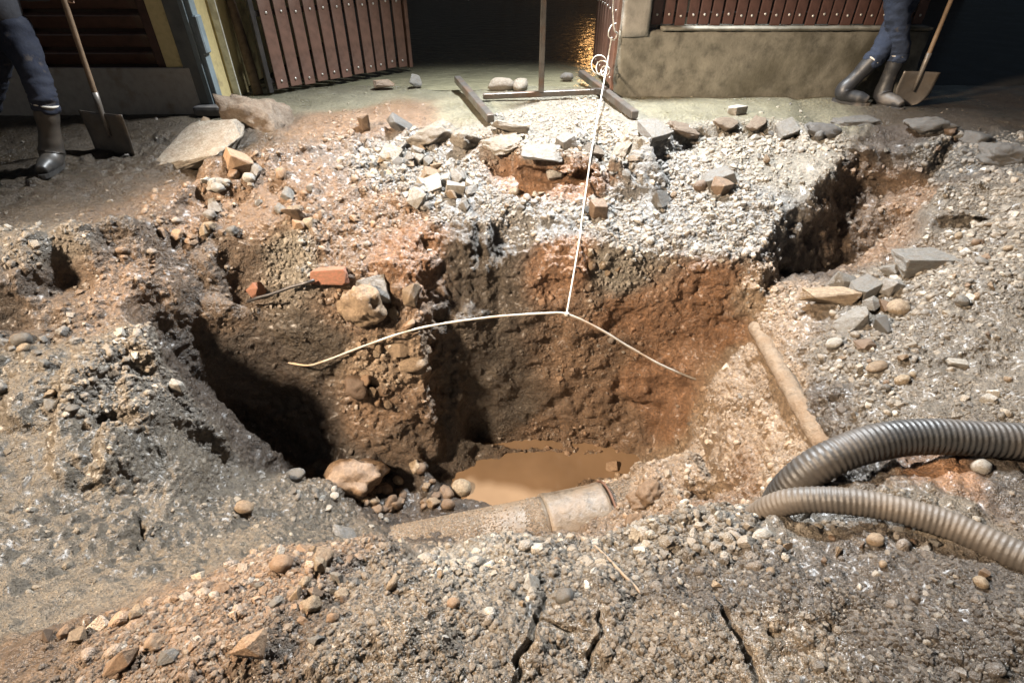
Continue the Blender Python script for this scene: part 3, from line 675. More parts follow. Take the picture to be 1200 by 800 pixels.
hpart('plinth', ((wl_ + wr_) / 2, HY_ - .012, .14), (wr_ - wl_ + .02, .03, .52), M_PLINTH)
hpart('roof', ((wl_ + wr_) / 2, HY_ + 2.2, 3.68), (wr_ - wl_ + .6, 5.2, .16), M_PLINTH)
sh = hpart('shutter', ((xl + xr) / 2, HY_ + .09, 1.2), (.02, .02, .02), M_SHUTTER)     # louvred shutter: frame and slats
sw = xr - xl; base = sh.location.copy()
for k in range(11):
    box_obj('slat', (0, -.01 - .002 * (k % 3), -.735 + k * .148), (sw - .20, .05, .12), sh, M_SHUTTER, bev=.008).rotation_euler = (R(24 + (k * 7 % 3)), 0, 0)
for x in (-sw / 2 + .05, sw / 2 - .05): box_obj('stile', (x, -.02, -.02), (.10, .06, 1.68), sh, M_SHUTTER, bev=.006)
for z in (-.845, .80): box_obj('rail', (0, -.022, z), (sw - .2, .058, .085), sh, M_SHUTTER, bev=.006)
box_obj('backing', (0, .05, 0), (sw, .02, 1.6), sh, M_SHUTTER)
# grey post at the corner, with its shoe
pp = at_z(252, 134, 0)
post = tag(empty('gate_post', (pp.x, pp.y + .08, 0)), 'tall blue-grey painted steel post standing at the house corner', 'post')
bm = bmesh.new(); beveled_box(bm, (0, 0, 1.2), (.045, .17, 2.6)); o = bm_obj('web', bm, post, M_POST)
box_obj('flange', (-.08, 0, 1.2), (.16, .16, 2.6), post, plain('post_shade', (.085, .09, .085), .6, nscale=8, dirt=(.15, .13, .1)), bev=.006)  # left face of the post, its shade put into a darker colour
box_obj('flange', (.045, -.02, 1.2), (.05, .10, 2.59), post, M_POST, bev=.012, seg=2)
box_obj('shoe', (-.02, -.05, .045), (.26, .26, .09), post, plain('shoe_rubber', (.04, .04, .042), .4, nscale=12, dirt=(.12, .11, .1)), bev=.03, seg=2)
box_obj('lock_box', (.074, -.03, .66), (.05, .09, .3), post, M_POST, bev=.01)
# yellow pier of the gateway
pr = at_z(283, 113, 0)
pier = tag(empty('gate_pier', (pr.x - .17, pr.y + .12, 0)), 'narrow yellow rendered pier with pale-tinted lit corner beside the left gate leaf', 'pier')
box_obj('pier_body', (0, 0, 1.25), (.34, .24, 2.7), pier, M_YELLOW, bev=.008)
box_obj('lit_corner_strip', (.135, -.124, 1.25), (.075, .014, 2.7), pier, plain('lit_corner_tint', (.62, .62, .56), .6, nscale=15, dirt=(.3, .27, .2)), bev=.004)  # strip added for the lit corner of the pier, brightness put into its colour
# leaning timber pole
p0 = at_z(303, 111, 0); p1 = at_y(268, -6, p0.y + .12)
pd = (p1 - p0)
tag(tube_obj('timber_pole', [p0 + pd * t for t in (0, .25, .5, .75, 1.0, 1.4)], lambda s, i: .052 - .002 * i, 10, None, plain('weathered_wood', (.125, .085, .055), .8, nscale=22, var=.5, bumpd=.006)), 'dark round timber pole leaning beside the left gate leaf', 'pole')

# ------------------------------------------------------------------ gate leaves
M_GATE = plain('gate_boards', (.150, .082, .060), .5, nscale=9, var=.45, bumpd=.003, dirt=(.19, .125, .10), dirt_amt=.3)
M_STEEL = plain('dark_steel', (.055, .052, .052), .42, .5, nscale=14, dirt=(.13, .11, .09), dirt_amt=.3, bumpd=.002)
M_BOLT = plain('bolt_zinc', (.60, .58, .53), .35, .6, nscale=30, bumpd=0)
def bolt_mesh():
    bm = bmesh.new(); bmesh.ops.create_uvsphere(bm, u_segments=10, v_segments=6, radius=.012)
    bmesh.ops.scale(bm, vec=(1, .6, 1), verts=bm.verts); me = bpy.data.meshes.new('bolt'); bm.to_mesh(me); bm.free(); me.materials.append(M_BOLT); me.polygons.foreach_set('use_smooth', [True] * len(me.polygons)); return me
BOLT = bolt_mesh()
def board_run(root, n, pitch, width, h, z0, rows, thick=.022, mat=M_GATE, x0=0.0, face=-1):
    bm = bmesh.new(); beveled_box(bm, (0, 0, 0), (width, thick, h), None, .006, 2); me = bpy.data.meshes.new('board'); bm.to_mesh(me); bm.free(); me.materials.append(mat)
    for k in range(n):
        b = link('board', me, root); b.location = (x0 + (k + .5) * pitch, face * .002 * ((k * 5) % 3), z0 + h / 2 + .006 * math.sin(k * 2.3)); b.rotation_euler = (0, .004 * math.sin(k * 1.7), 0)
        for zz in rows:
            q = link('bolt', BOLT, b); q.location = (.006 * math.sin(k * 3), face * (thick / 2 + .003), zz - z0 - h / 2 + .004 * math.cos(k * 5))
A = at_z(322, 108, .03); Bq = at_z(484, 78, .03); dv = Bq - A; LL = math.hypot(dv.x, dv.y); ang = math.atan2(dv.y, dv.x)
gl = tag(empty('gate_leaf', (A.x, A.y, 0), ang), 'open brown board gate leaf on the left of the flooded gateway', 'gate', None)
nb = 11; pit = (LL - .10) / nb
board_run(gl, nb, pit, pit - .032, 1.95, .05, (.12, .74, 1.6), x0=.02)
for z in (.13, .74, 1.6): box_obj('cross_rail', (LL / 2, .04, z), (LL, .04, .05), gl, M_STEEL)
for x in (LL - .035, ): box_obj('stile', (x, .012, 1.0), (.05, .06, 1.95), gl, M_GATE)
box_obj('hinge_stile', (-.03, .03, 1.0), (.05, .06, 1.95), gl, M_STEEL)
A2 = at_z(716, 104, .03); B2 = at_z(703, 86, .03); B2 = A2 + (B2 - A2).normalized() * 1.35; dv = B2 - A2; LL2 = 1.35
gr = tag(empty('gate_leaf', (A2.x, A2.y, 0), math.atan2(dv.y, dv.x)), 'brown board gate leaf swung inward, seen edge-on by the concrete pillar', 'gate')
board_run(gr, 8, LL2 / 8, LL2 / 8 - .03, 1.95, .05, (.12, .74, 1.6), x0=0, face=1)
for z in (.13, .74, 1.6): box_obj('cross_rail', (LL2 / 2, -.04, z), (LL2, .04, .05), gr, M_STEEL)
box_obj('stile', (-.045, -.012, 1.0), (.05, .07, 1.95), gr, M_GATE)
# low wall, pillar and fence on the right
M_CONC = plain('stained_concrete', (.160, .150, .122), .8, nscale=7, var=.7, bumpd=.012, dirt=(.060, .055, .038), dirt_amt=.5)
M_PILLAR = plain('pillar_concrete', (.25, .235, .205), .8, nscale=8, var=.4, bumpd=.010, dirt=(.13, .115, .09), dirt_amt=.35)
wa = at_z(720, 113, 0); wx1 = 4.15; WT = at_y(800, 36, wa.y).z
def lump(V, F_, amp, fr, s):      # roughen a mesh a little
    V = np.array(V); return V
def rough_box(name, c, s, parent, mat, n=(30, 4, 10), amp=.012, seed=1, rz=0):
    bm = bmesh.new(); bmesh.ops.create_cube(bm, size=1); 
    for ax, k in enumerate(n):
        es = [e for e in bm.edges if abs((e.verts[0].co - e.verts[1].co)[ax]) > 1e-5]
        if k > 1: bmesh.ops.subdivide_edges(bm, edges=es, cuts=k - 1, use_grid_fill=True)
    co = np.array([v.co[:] for v in bm.verts]) * np.array(s); edge = (np.abs(co) > np.array(s) / 2 - 1e-4).sum(1)
    P = co + np.array(c)
    d = np.stack([fbm(P, 6, 3, .6, seed), fbm(P, 6, 3, .6, seed + 5), fbm(P, 6, 3, .6, seed + 9)], 1) * amp
    d += np.stack([vnoise(P, 30, seed + 20), vnoise(P, 30, seed + 21), vnoise(P, 30, seed + 22)], 1) * amp * .25
    co = co + d - np.sign(co) * (edge >= 2)[:, None] * amp * .6
    for v, q in zip(bm.verts, co): v.co = q
    o = bm_obj(name, bm, parent, mat, True); o.location = c; o.rotation_euler = (0, 0, rz); return o
lw = tag(empty('garden_wall', (wa.x, wa.y, 0)), 'low stained concrete wall carrying the brown fence on the right', 'wall')
rough_box('wall_body', ((wx1 - wa.x) / 2, .11, WT / 2 - .05), (wx1 - wa.x, .22, WT + .1), lw, M_CONC, (60, 3, 12), .016, 3)
rough_box('coping', ((wx1 - wa.x) / 2 + .2, .11, WT + .012), (wx1 - wa.x - .4, .245, .035), lw, M_CONC, (60, 3, 1), .006, 8)
pl = tag(empty('gate_pillar', (wa.x, wa.y, 0)), 'cracked concrete gate pillar with whitewashed edge, rope tied round it', 'pillar')
px1 = at_y(762, 30, wa.y).x
rough_box('pillar_body', ((px1 - wa.x) / 2, .10, WT + .75), (px1 - wa.x - .005, .25, 1.62), pl, M_PILLAR, (8, 5, 24), .014, 13)
box_obj('whitewash_strip', (.022, -.032, WT + .9), (.07, .012, 1.0), pl, plain('whitewash', (.68, .70, .68), .7, nscale=16, dirt=(.3, .28, .24), dirt_amt=.3), bev=.004)
fx0 = px1 + .02; fn_ = tag(empty('board_fence', (fx0, wa.y + .12, WT)), 'brown board fence with bolt heads on the low concrete wall', 'fence')
nfb = int((wx1 - fx0 - .02) / .118)
M_FENCE = plain('fence_boards', (.085, .044, .036), .5, nscale=9, var=.5, bumpd=.003, dirt=(.12, .075, .06), dirt_amt=.3)
board_run(fn_, nfb, .118, .098, 1.3, .035, (.12, 1.2), mat=M_FENCE, x0=.0)
for z in (.12, 1.2): box_obj('cross_rail', (nfb * .059, .04, z), (nfb * .118, .035, .045), fn_, M_STEEL)

# ------------------------------------------------------------------ steel frame lying in the gateway
sf0 = at_z(566, 113, .04); sf1 = at_z(704, 107, .06)
sf = tag(empty('steel_frame', (sf0.x, sf0.y, 0)), 'rusty steel bar frame with upright pole across the gateway', 'frame')
def bar(name, a, b, w, parent, mat):
    a = Vector(a); b = Vector(b); bm = bmesh.new(); L_ = (b - a).length
    beveled_box(bm, (0, 0, 0), (w, L_, w), None, .006); o = bm_obj(name, bm, parent, mat)
    o.location = (a + b) / 2 - parent.location; o.rotation_mode = 'QUATERNION'; o.rotation_quaternion = (b - a).to_track_quat('Y', 'Z'); return o
M_BAR = plain('worn_steel', (.12, .11, .10), .35, .6, nscale=16, dirt=(.12, .075, .05), dirt_amt=.4, bumpd=.003)
bar('crossbar', sf0, sf1, .055, sf, M_BAR)
bar('rail', at_z(536, 93, .09), at_z(575, 139, .05), .07, sf, M_BAR)
bar('rail', at_z(681, 86, .09), at_z(744, 135, .03), .07, sf, M_BAR)
u0 = at_z(634, 108, .07); bar('upright', u0, u0 + Vector((0, 0, 2.1)), .055, sf, M_BAR)

# ------------------------------------------------------------------ lamps
M_GALV = plain('galvanised', (.3, .31, .31), .4, .7, nscale=10, bumpd=.001)
sl = tag(empty('street_lamp', (1.9, 6.75, 0)), 'tall galvanised street lamp with a bent arm behind the fence', 'street lamp')
S0 = Vector(STREET)
tube_obj('pole', [Vector((0, 0, z)) for z in (0, 2, 4, 4.7)], lambda s, i: .06 - .008 * i, 10, sl, M_GALV)
tube_obj('arm', smooth_path([(0, 0, 4.68), (-.1, -.25, 4.95), (-.5, -.7, 5.0), (S0.x - 1.9, S0.y - 6.75, S0.z + .22)], .08), .025, 8, sl, M_GALV)
box_obj('lamp_head', (S0.x - 1.9, S0.y - 6.75, S0.z + .17), (.5, .24, .1), sl, M_GALV, bev=.03, seg=2)
fl = tag(empty('flood_light', (FLOOD[0] - .1, FLOOD[1] - .02, -.4)), 'yellow work floodlight on a tripod at the left edge of the pit', 'floodlight')
M_YEL = plain('yellow_enamel', (.6, .4, .03), .4, nscale=10, bumpd=0)
bm = bmesh.new(); beveled_box(bm, (-.12, 0, FLOOD[2] + .4), (.12, .34, .26), None, .02, 2); bm_obj('housing', bm, fl, M_YEL)
tube_obj('mast', [Vector((-.1, 0, z)) for z in (.3, 1.2, FLOOD[2] + .28)], .018, 8, fl, M_STEEL)
for k in range(3):
    a = 2.09 * k + .4; tube_obj('leg', [Vector((-.1, 0, 1.0)), Vector((-.1 + .55 * math.cos(a), .55 * math.sin(a), .0))], .014, 8, fl, M_STEEL)
# warm lamp on the far side of the yard, seen only as a glitter on the flood water
yw = tag(empty('yard_wall', (0, 17, 0)), 'dark rendered wall closing the far side of the yard', 'wall')
box_obj('wall_body', (0, .15, 1.6), (24, .3, 3.4), yw, M_PLINTH); box_obj('wall_cap', (0, .15, 3.34), (24, .4, .08), yw, M_CONC)
wlp = tag(empty('wall_lamp', (2.15, 16.8, 1.5)), 'warm globe lamp on the far yard wall', 'lamp')
m, nt, B, N, L = nodes('warm_globe'); B.inputs['Emission Color'].default_value = (1, .52, .18, 1); B.inputs['Emission Strength'].default_value = 11
bm = bmesh.new(); bmesh.ops.create_uvsphere(bm, u_segments=16, v_segments=10, radius=.16); bm_obj('globe', bm, wlp, m, True)
box_obj('bracket', (0, .16, -.05), (.06, .2, .06), wlp, M_STEEL)

# ------------------------------------------------------------------ mains pipe, small pipe, hoses, cable, rope
M_PIPE = plain('mud_washed_pipe', (.125, .100, .074), .46, nscale=20, var=.55, bumpd=.014, dirt=(.16, .11, .068), dirt_amt=.6)
a0 = Vector((-1.55, 2.03, -2.27)); a1 = Vector((.74, 2.56, -2.25)); ax = (a1 - a0).normalized(); a2 = a1 + ax * 1.1
mp = tag(empty('water_main', a0), 'thick muddy water main crossing the bottom of the pit', 'pipe')
def seg(name, p, q, r0, parent, mat, lip=False):
    n = 14; P = [(p.lerp(q, i / n) - parent.location) for i in range(n + 1)]
    return tube_obj(name, P, (lambda s, i: r0 * (1.02 if lip and i in (0, 1, n - 1, n) else 1)), 48, parent, mat)
c0 = a0.lerp(a1, .79)
seg('pipe_barrel', a0, c0 + ax * .02, .262, mp, M_PIPE); seg('pipe_socket', c0, a1 - ax * .02, .277, mp, M_PIPE, True)
seg('pipe_barrel', a1 - ax * .03, a2, .258, mp, M_PIPE)
rim = [(a1 + (ax.cross(Vector((0, 0, 1))).normalized() * math.cos(t) + Vector((0, 0, 1)) * math.sin(t)) * .284 - a0) for t in [k * math.pi / 24 for k in range(-6, 31)]]
tube_obj('clamp_band', rim, .011, 8, mp, plain('rust', (.10, .05, .03), .7, .2, nscale=20))
def on(px, py, off=0.0):
    h_, n_ = hit(px, py); return h_ + n_ * off
sp = [(898, 390), (908, 408), (925, 442), (943, 475), (962, 506)]
SPp = [on(a, b, .0) for a, b in sp]; s0, s1 = SPp[0] + Vector((0, .05, -.068)), SPp[-1] + Vector((0, 0, -.042))
Ps = [s0.lerp(s1, k / 24) for k in range(-3, 27)]
tag(tube_obj('service_pipe', Ps, lambda s, i: .056 + .003 * math.sin(i * 1.3) + .002 * math.sin(i * 3.1), 18, None, plain('mud_caked_pipe', (.165, .122, .082), .85, nscale=26, var=.55, bumpd=.03, dirt=(.15, .10, .06), dirt_amt=.6)), 'narrow mud-caked pipe half buried along the sandy right flank', 'pipe')
M_HOSE = plain('hose_rubber', (.022, .022, .022), .5, nscale=9, var=.5, bumpd=.006, dirt=(.055, .046, .038), dirt_amt=.45)
M_HOSE2 = plain('hose_rubber_muddy', (.038, .034, .030), .6, nscale=8, var=.4, bumpd=.006, dirt=(.11, .087, .066), dirt_amt=.62)
def hose(name, path, r, pitch, mat, label):
    P = []
    for q in path:
        if len(q) == 3: P.append(at_z(q[0], q[1], q[2]))
        else: h_, n_ = hit(*q); P.append(Vector((h_.x, h_.y, h_.z + r * .8)))
    # ease the height so that the hose spans the bumps
    for _ in range(2):
        z = [p.z for p in P]
        for i in range(1, len(P) - 1): P[i].z = max(.5 * z[i] + .25 * (z[i - 1] + z[i + 1]), z[i] - .02)
    S = smooth_path(P, pitch / 5.0); 
    pr = lambda s, i: r * (1.0 + .034 * max(-.6, math.cos(2 * math.pi * s / pitch)) + .02 * math.sin(s * 7) + .012 * math.sin(s * 23))
    return tag(tube_obj(name, S, pr, 22, None, mat), label, 'hose', 'suction hoses hanging into the pit')
hose('suction_hose', [(1420, 548, -.26), (1320, 532, -.30), (1240, 522, -.34), (1160, 515, -.36), (1080, 511, -.38), (1020, 517, -.40), (970, 535, -.46), (935, 558, -.58), (915, 585, -.78), (905, 612, -1.1), (900, 640, -1.5)], .078, .024, M_HOSE, 'thick dark ribbed suction hose, upper of the two on the right bank')
hose('suction_hose', [(1420, 760, -.17), (1320, 710, -.19), (1240, 672, -.22), (1180, 645, -.25), (1110, 614, -.28), (1040, 594, -.31), (980, 583, -.34), (930, 582, -.40), (895, 594, -.52), (875, 614, -.74), (866, 640, -1.1), (862, 670, -1.5)], .050, .019, M_HOSE2, 'thinner mud-coated ribbed suction hose, lower of the two on the right bank')
# cable slung across the pit
cb = [(338, 430, .03), (360, 428, .045), (380, 423, .05), (430, 404, .05), (478, 388, .05), (520, 379, None), (580, 371, None), (640, 367, None), (664, 368, None), (700, 384, None), (740, 408, None), (780, 430, None), (818, 450, .01)]
known = {}
for i, (a, b, o_) in enumerate(cb):
    if o_ is not None: known[i] = on(a, b, o_).y
ks = sorted(known); CP3 = []
for i, (a, b, o_) in enumerate(cb):
    y = float(np.interp(i, ks, [known[k] for k in ks])); 
    if o_ is None: y = min(y, on(a, b).y - .06)
    CP3.append(at_y(a, b, y))
CP3[0] += Vector((-.03, .06, 0)); CP3[-1] += Vector((.08, .05, -.03))
CS = smooth_path(CP3, .03)
tag(tube_obj('cable', CS, lambda s, i: .0082 + .0008 * math.sin(i * .7), 8, None, plain('grey_cable', (.45, .42, .37), .6, nscale=12, var=.3, bumpd=.002, dirt=(.36, .25, .16), dirt_amt=.35)), 'long dirty white cable slung across the back of the pit', 'cable')
M_ROPE = plain('white_rope', (.45, .43, .385), .85, nscale=60, var=.3, bumpd=.004)
rt = at_y(717, 44, wa.y - .03); rb = CP3[8]
rope = tag(empty('rope', rt), 'white rope tied to the pillar and holding up the slung cable', 'rope')
mid = rt.lerp(rb, .5) - Vector((0, 0, .015))
def twist(P, r, s_): return tube(P, lambda s, i: r * (1 + .14 * math.sin(s * s_)), 7)
def rp(name, pts, r=.0085):
    S = smooth_path([Vector(p) - rt for p in pts], .012); V_, F_ = twist(S, r * .78, 320); return link(name, pymesh(name, V_, F_), rope, M_ROPE)
k1 = at_y(712, 72, wa.y - .035); k2 = at_y(708, 92, wa.y - .05)
lip = on(681, 270, .02); prof = []      # taut from the knot, over the rubble, to the lip; then it hangs
for k in range(61):
    t = k / 60; q = k1.lerp(lip, t); r = bvh.ray_cast(Vector((q.x, q.y, 2)), Vector((0, 0, -1)))
    prof.append((t, k1.z if k == 0 else (r[0].z + .035 if r[0] is not None else -.5), q.x, q.y))
hull = []
for q in prof:
    while len(hull) >= 2 and (hull[-1][1] - hull[-2][1]) * (q[0] - hull[-2][0]) <= (q[1] - hull[-2][1]) * (hull[-1][0] - hull[-2][0]): hull.pop()
    hull.append(q)
span = [Vector((q[2], q[3], q[1])) for q in hull]; dense = []
for u, v in zip(span[:-1], span[1:]): dense += [u.lerp(v, k / 4) for k in range(4)]
last = span[-1]
rp('line', [rt] + dense + [last, last.lerp(rb, .06) + Vector((0, -.03, 0)), last.lerp(rb, .5) + Vector((0, -.02, 0)), rb])
rp('knot', [rt + Vector((.03, .0, .12)), rt + Vector((-.02, -.02, .1)), rt + Vector((-.04, -.03, .02)), rt + Vector((.02, -.02, -.02)), rt + Vector((.05, 0, .03)), rt + Vector((.01, -.03, .08)), rt + Vector((-.02, -.01, .3)), rt + Vector((.0, 0, .8))], .009)
for k in range(3):
    c_ = at_y(702 + 3 * k, 76 + 4 * k, wa.y - .06 - .015 * k); rr = .085 - .018 * k
    rp('loop', [c_ + Vector((rr * math.cos(t) * .9 + .006 * k, -.02 * math.sin(t * 2), rr * math.sin(t))) for t in [j * .42 + k for j in range(16)]], .0075)
rp('knot', [rb + Vector((.014 * math.cos(t), .014 * math.sin(t), .012 * (t / 6 - 1))) for t in [j * .6 for j in range(22)]], .006)
# thin twigs and roots lying about
M_TWIG = plain('twig_bark', (.17, .125, .085), .8, nscale=30, bumpd=.003)
def twig(pts, r, label):
    P = [on(a, b, .006) for a, b in pts]; tag(tube_obj('twig', smooth_path(P, .02), lambda s, i: r * (1 - .004 * i), 6, None, M_TWIG), label, 'twig')
twig([(696, 640), (712, 655), (728, 672), (745, 690), (750, 698)], .006, 'bent thin twig lying on the gravel in front of the pipe socket')
tw = [on(296, 352, .05), on(325, 344, .05), on(350, 335, .05), on(372, 326, .04)]
tag(tube_obj('iron_bar', [tw[0].lerp(tw[-1], k_ / 6) + Vector((0, -.03, .004 * math.sin(k_ * 2))) for k_ in range(7)], .013, 8, None, M_STEEL), 'thin dark iron bar under the red brick in the left wall', 'bar')

# ------------------------------------------------------------------ stones one can tell apart
SM = {
 'mud': stone_material('mud_clod', [(0, (.25, .165, .10)), (1, (.30, .20, .125))], (.18, .11, .06), .4, .7, scale=3, bumpd=.04),
 'grey': stone_material('grey_stone', [(0, (.15, .15, .145)), (.5, (.22, .215, .20)), (1, (.30, .29, .275))], (.15, .12, .088), .6, .55, scale=1.2, bumpd=.03),
 'pale': stone_material('pale_stone', [(0, (.38, .37, .34)), (.5, (.48, .46, .42)), (1, (.58, .56, .52))], (.24, .19, .135), .55, .55, scale=1.2, bumpd=.03),
 'tan': stone_material('tan_stone', [(0, (.26, .19, .12)), (.5, (.34, .25, .165)), (1, (.40, .32, .22))], (.16, .11, .068), .55, .55, scale=1.2, bumpd=.03),
 'brown': stone_material('brown_stone', [(0, (.10, .065, .042)), (.5, (.15, .10, .062)), (1, (.20, .135, .085))], (.085, .055, .035), .5, .55, scale=1.2),
 'orange': stone_material('ochre_stone', [(0, (.20, .13, .078)), (.5, (.25, .165, .10)), (1, (.29, .20, .125))], (.16, .085, .045), .4, .65, scale=1.2),
 'asphalt': stone_material('asphalt', [(0, (.085, .083, .080)), (1, (.125, .122, .115))], (.13, .095, .065), .3, .55, scale=2.5, bumpd=.02),
 'concrete': stone_material('broken_concrete', [(0, (.30, .27, .225)), (1, (.36, .325, .27))], (.17, .125, .085), .6, .65, scale=2.2, bumpd=.04),
 'brownconc': stone_material('earthy_concrete', [(0, (.17, .13, .095)), (1, (.21, .165, .12))], (.11, .07, .042), .55, .75, scale=2.0, bumpd=.03),
 'brick': stone_material('brick_clay', [(0, (.25, .10, .058)), (1, (.29, .12, .072))], (.15, .095, .06), .6, .8, scale=2.0, bumpd=.01)}
SHAPES = {}
def shape(kind, k, sub):
    key = (kind, k, sub)
    if key not in SHAPES:
        if kind == 'lump':
            V_, F_ = stone_shape(700 + k, max(sub, 3), 8, .85, box=(k % 2 == 0), noise_amp=.30); n_ = V_ / np.linalg.norm(V_, axis=1)[:, None]; V_ = V_ + n_ * (.17 * fbm(V_ + k, 4, 4, .75, 9))[:, None]
        elif kind == 'round': V_, F_ = stone_shape(300 + k, sub, 7, .35, noise_amp=.12)
        else: V_, F_ = chipped(400 + k, kind, sub)
        # fine broken grain on the bigger pieces
        if sub >= 4 and kind in ('round',):
            n_ = V_ / np.linalg.norm(V_, axis=1)[:, None]; V_ = V_ + n_ * (.03 * fbm(V_ + k, 7, 3, .65, 9))[:, None]
        SHAPES[key] = (V_, F_)
    return SHAPES[key]
MESHES = {}
def stone(px, py, w, kind, mat, dims=(1, .8, .6), rot=(0, 0, 0), sink=.25, k=0, name='stone', label=None, group=None, cat='stone', sub=3, align=.5, lift=0.0):
    """a stone seen at (px, py), about w pixels across, bedded in the ground there"""
    h_, n_ = hit(px, py); d = h_.y * CP + (CAM_H - h_.z) * SP; s = w / FPX * d / 2 / (.72 if kind in ('block', 'slab') else .82)
    key = (kind, k, sub, mat)
    if key not in MESHES:
        V_, F_ = shape(kind, k, sub); mm = pymesh(name, V_, F_, kind in ('round', 'lump')); mm.materials.append(SM[mat]); MESHES[key] = mm
    o = link(name, MESHES[key]); o.scale = (s * dims[0], s * dims[1], s * dims[2])
    q = Vector((0, 0, 1)).rotation_difference(Vector((0, 0, 1)).lerp(n_, align).normalized())
    o.rotation_mode = 'QUATERNION'; o.rotation_quaternion = q @ Euler([R(a) for a in rot]).to_quaternion()
    o.location = h_ + n_ * (s * dims[2] * (.62 - sink)) + Vector((0, 0, lift))
    return tag(o, label, cat, group)
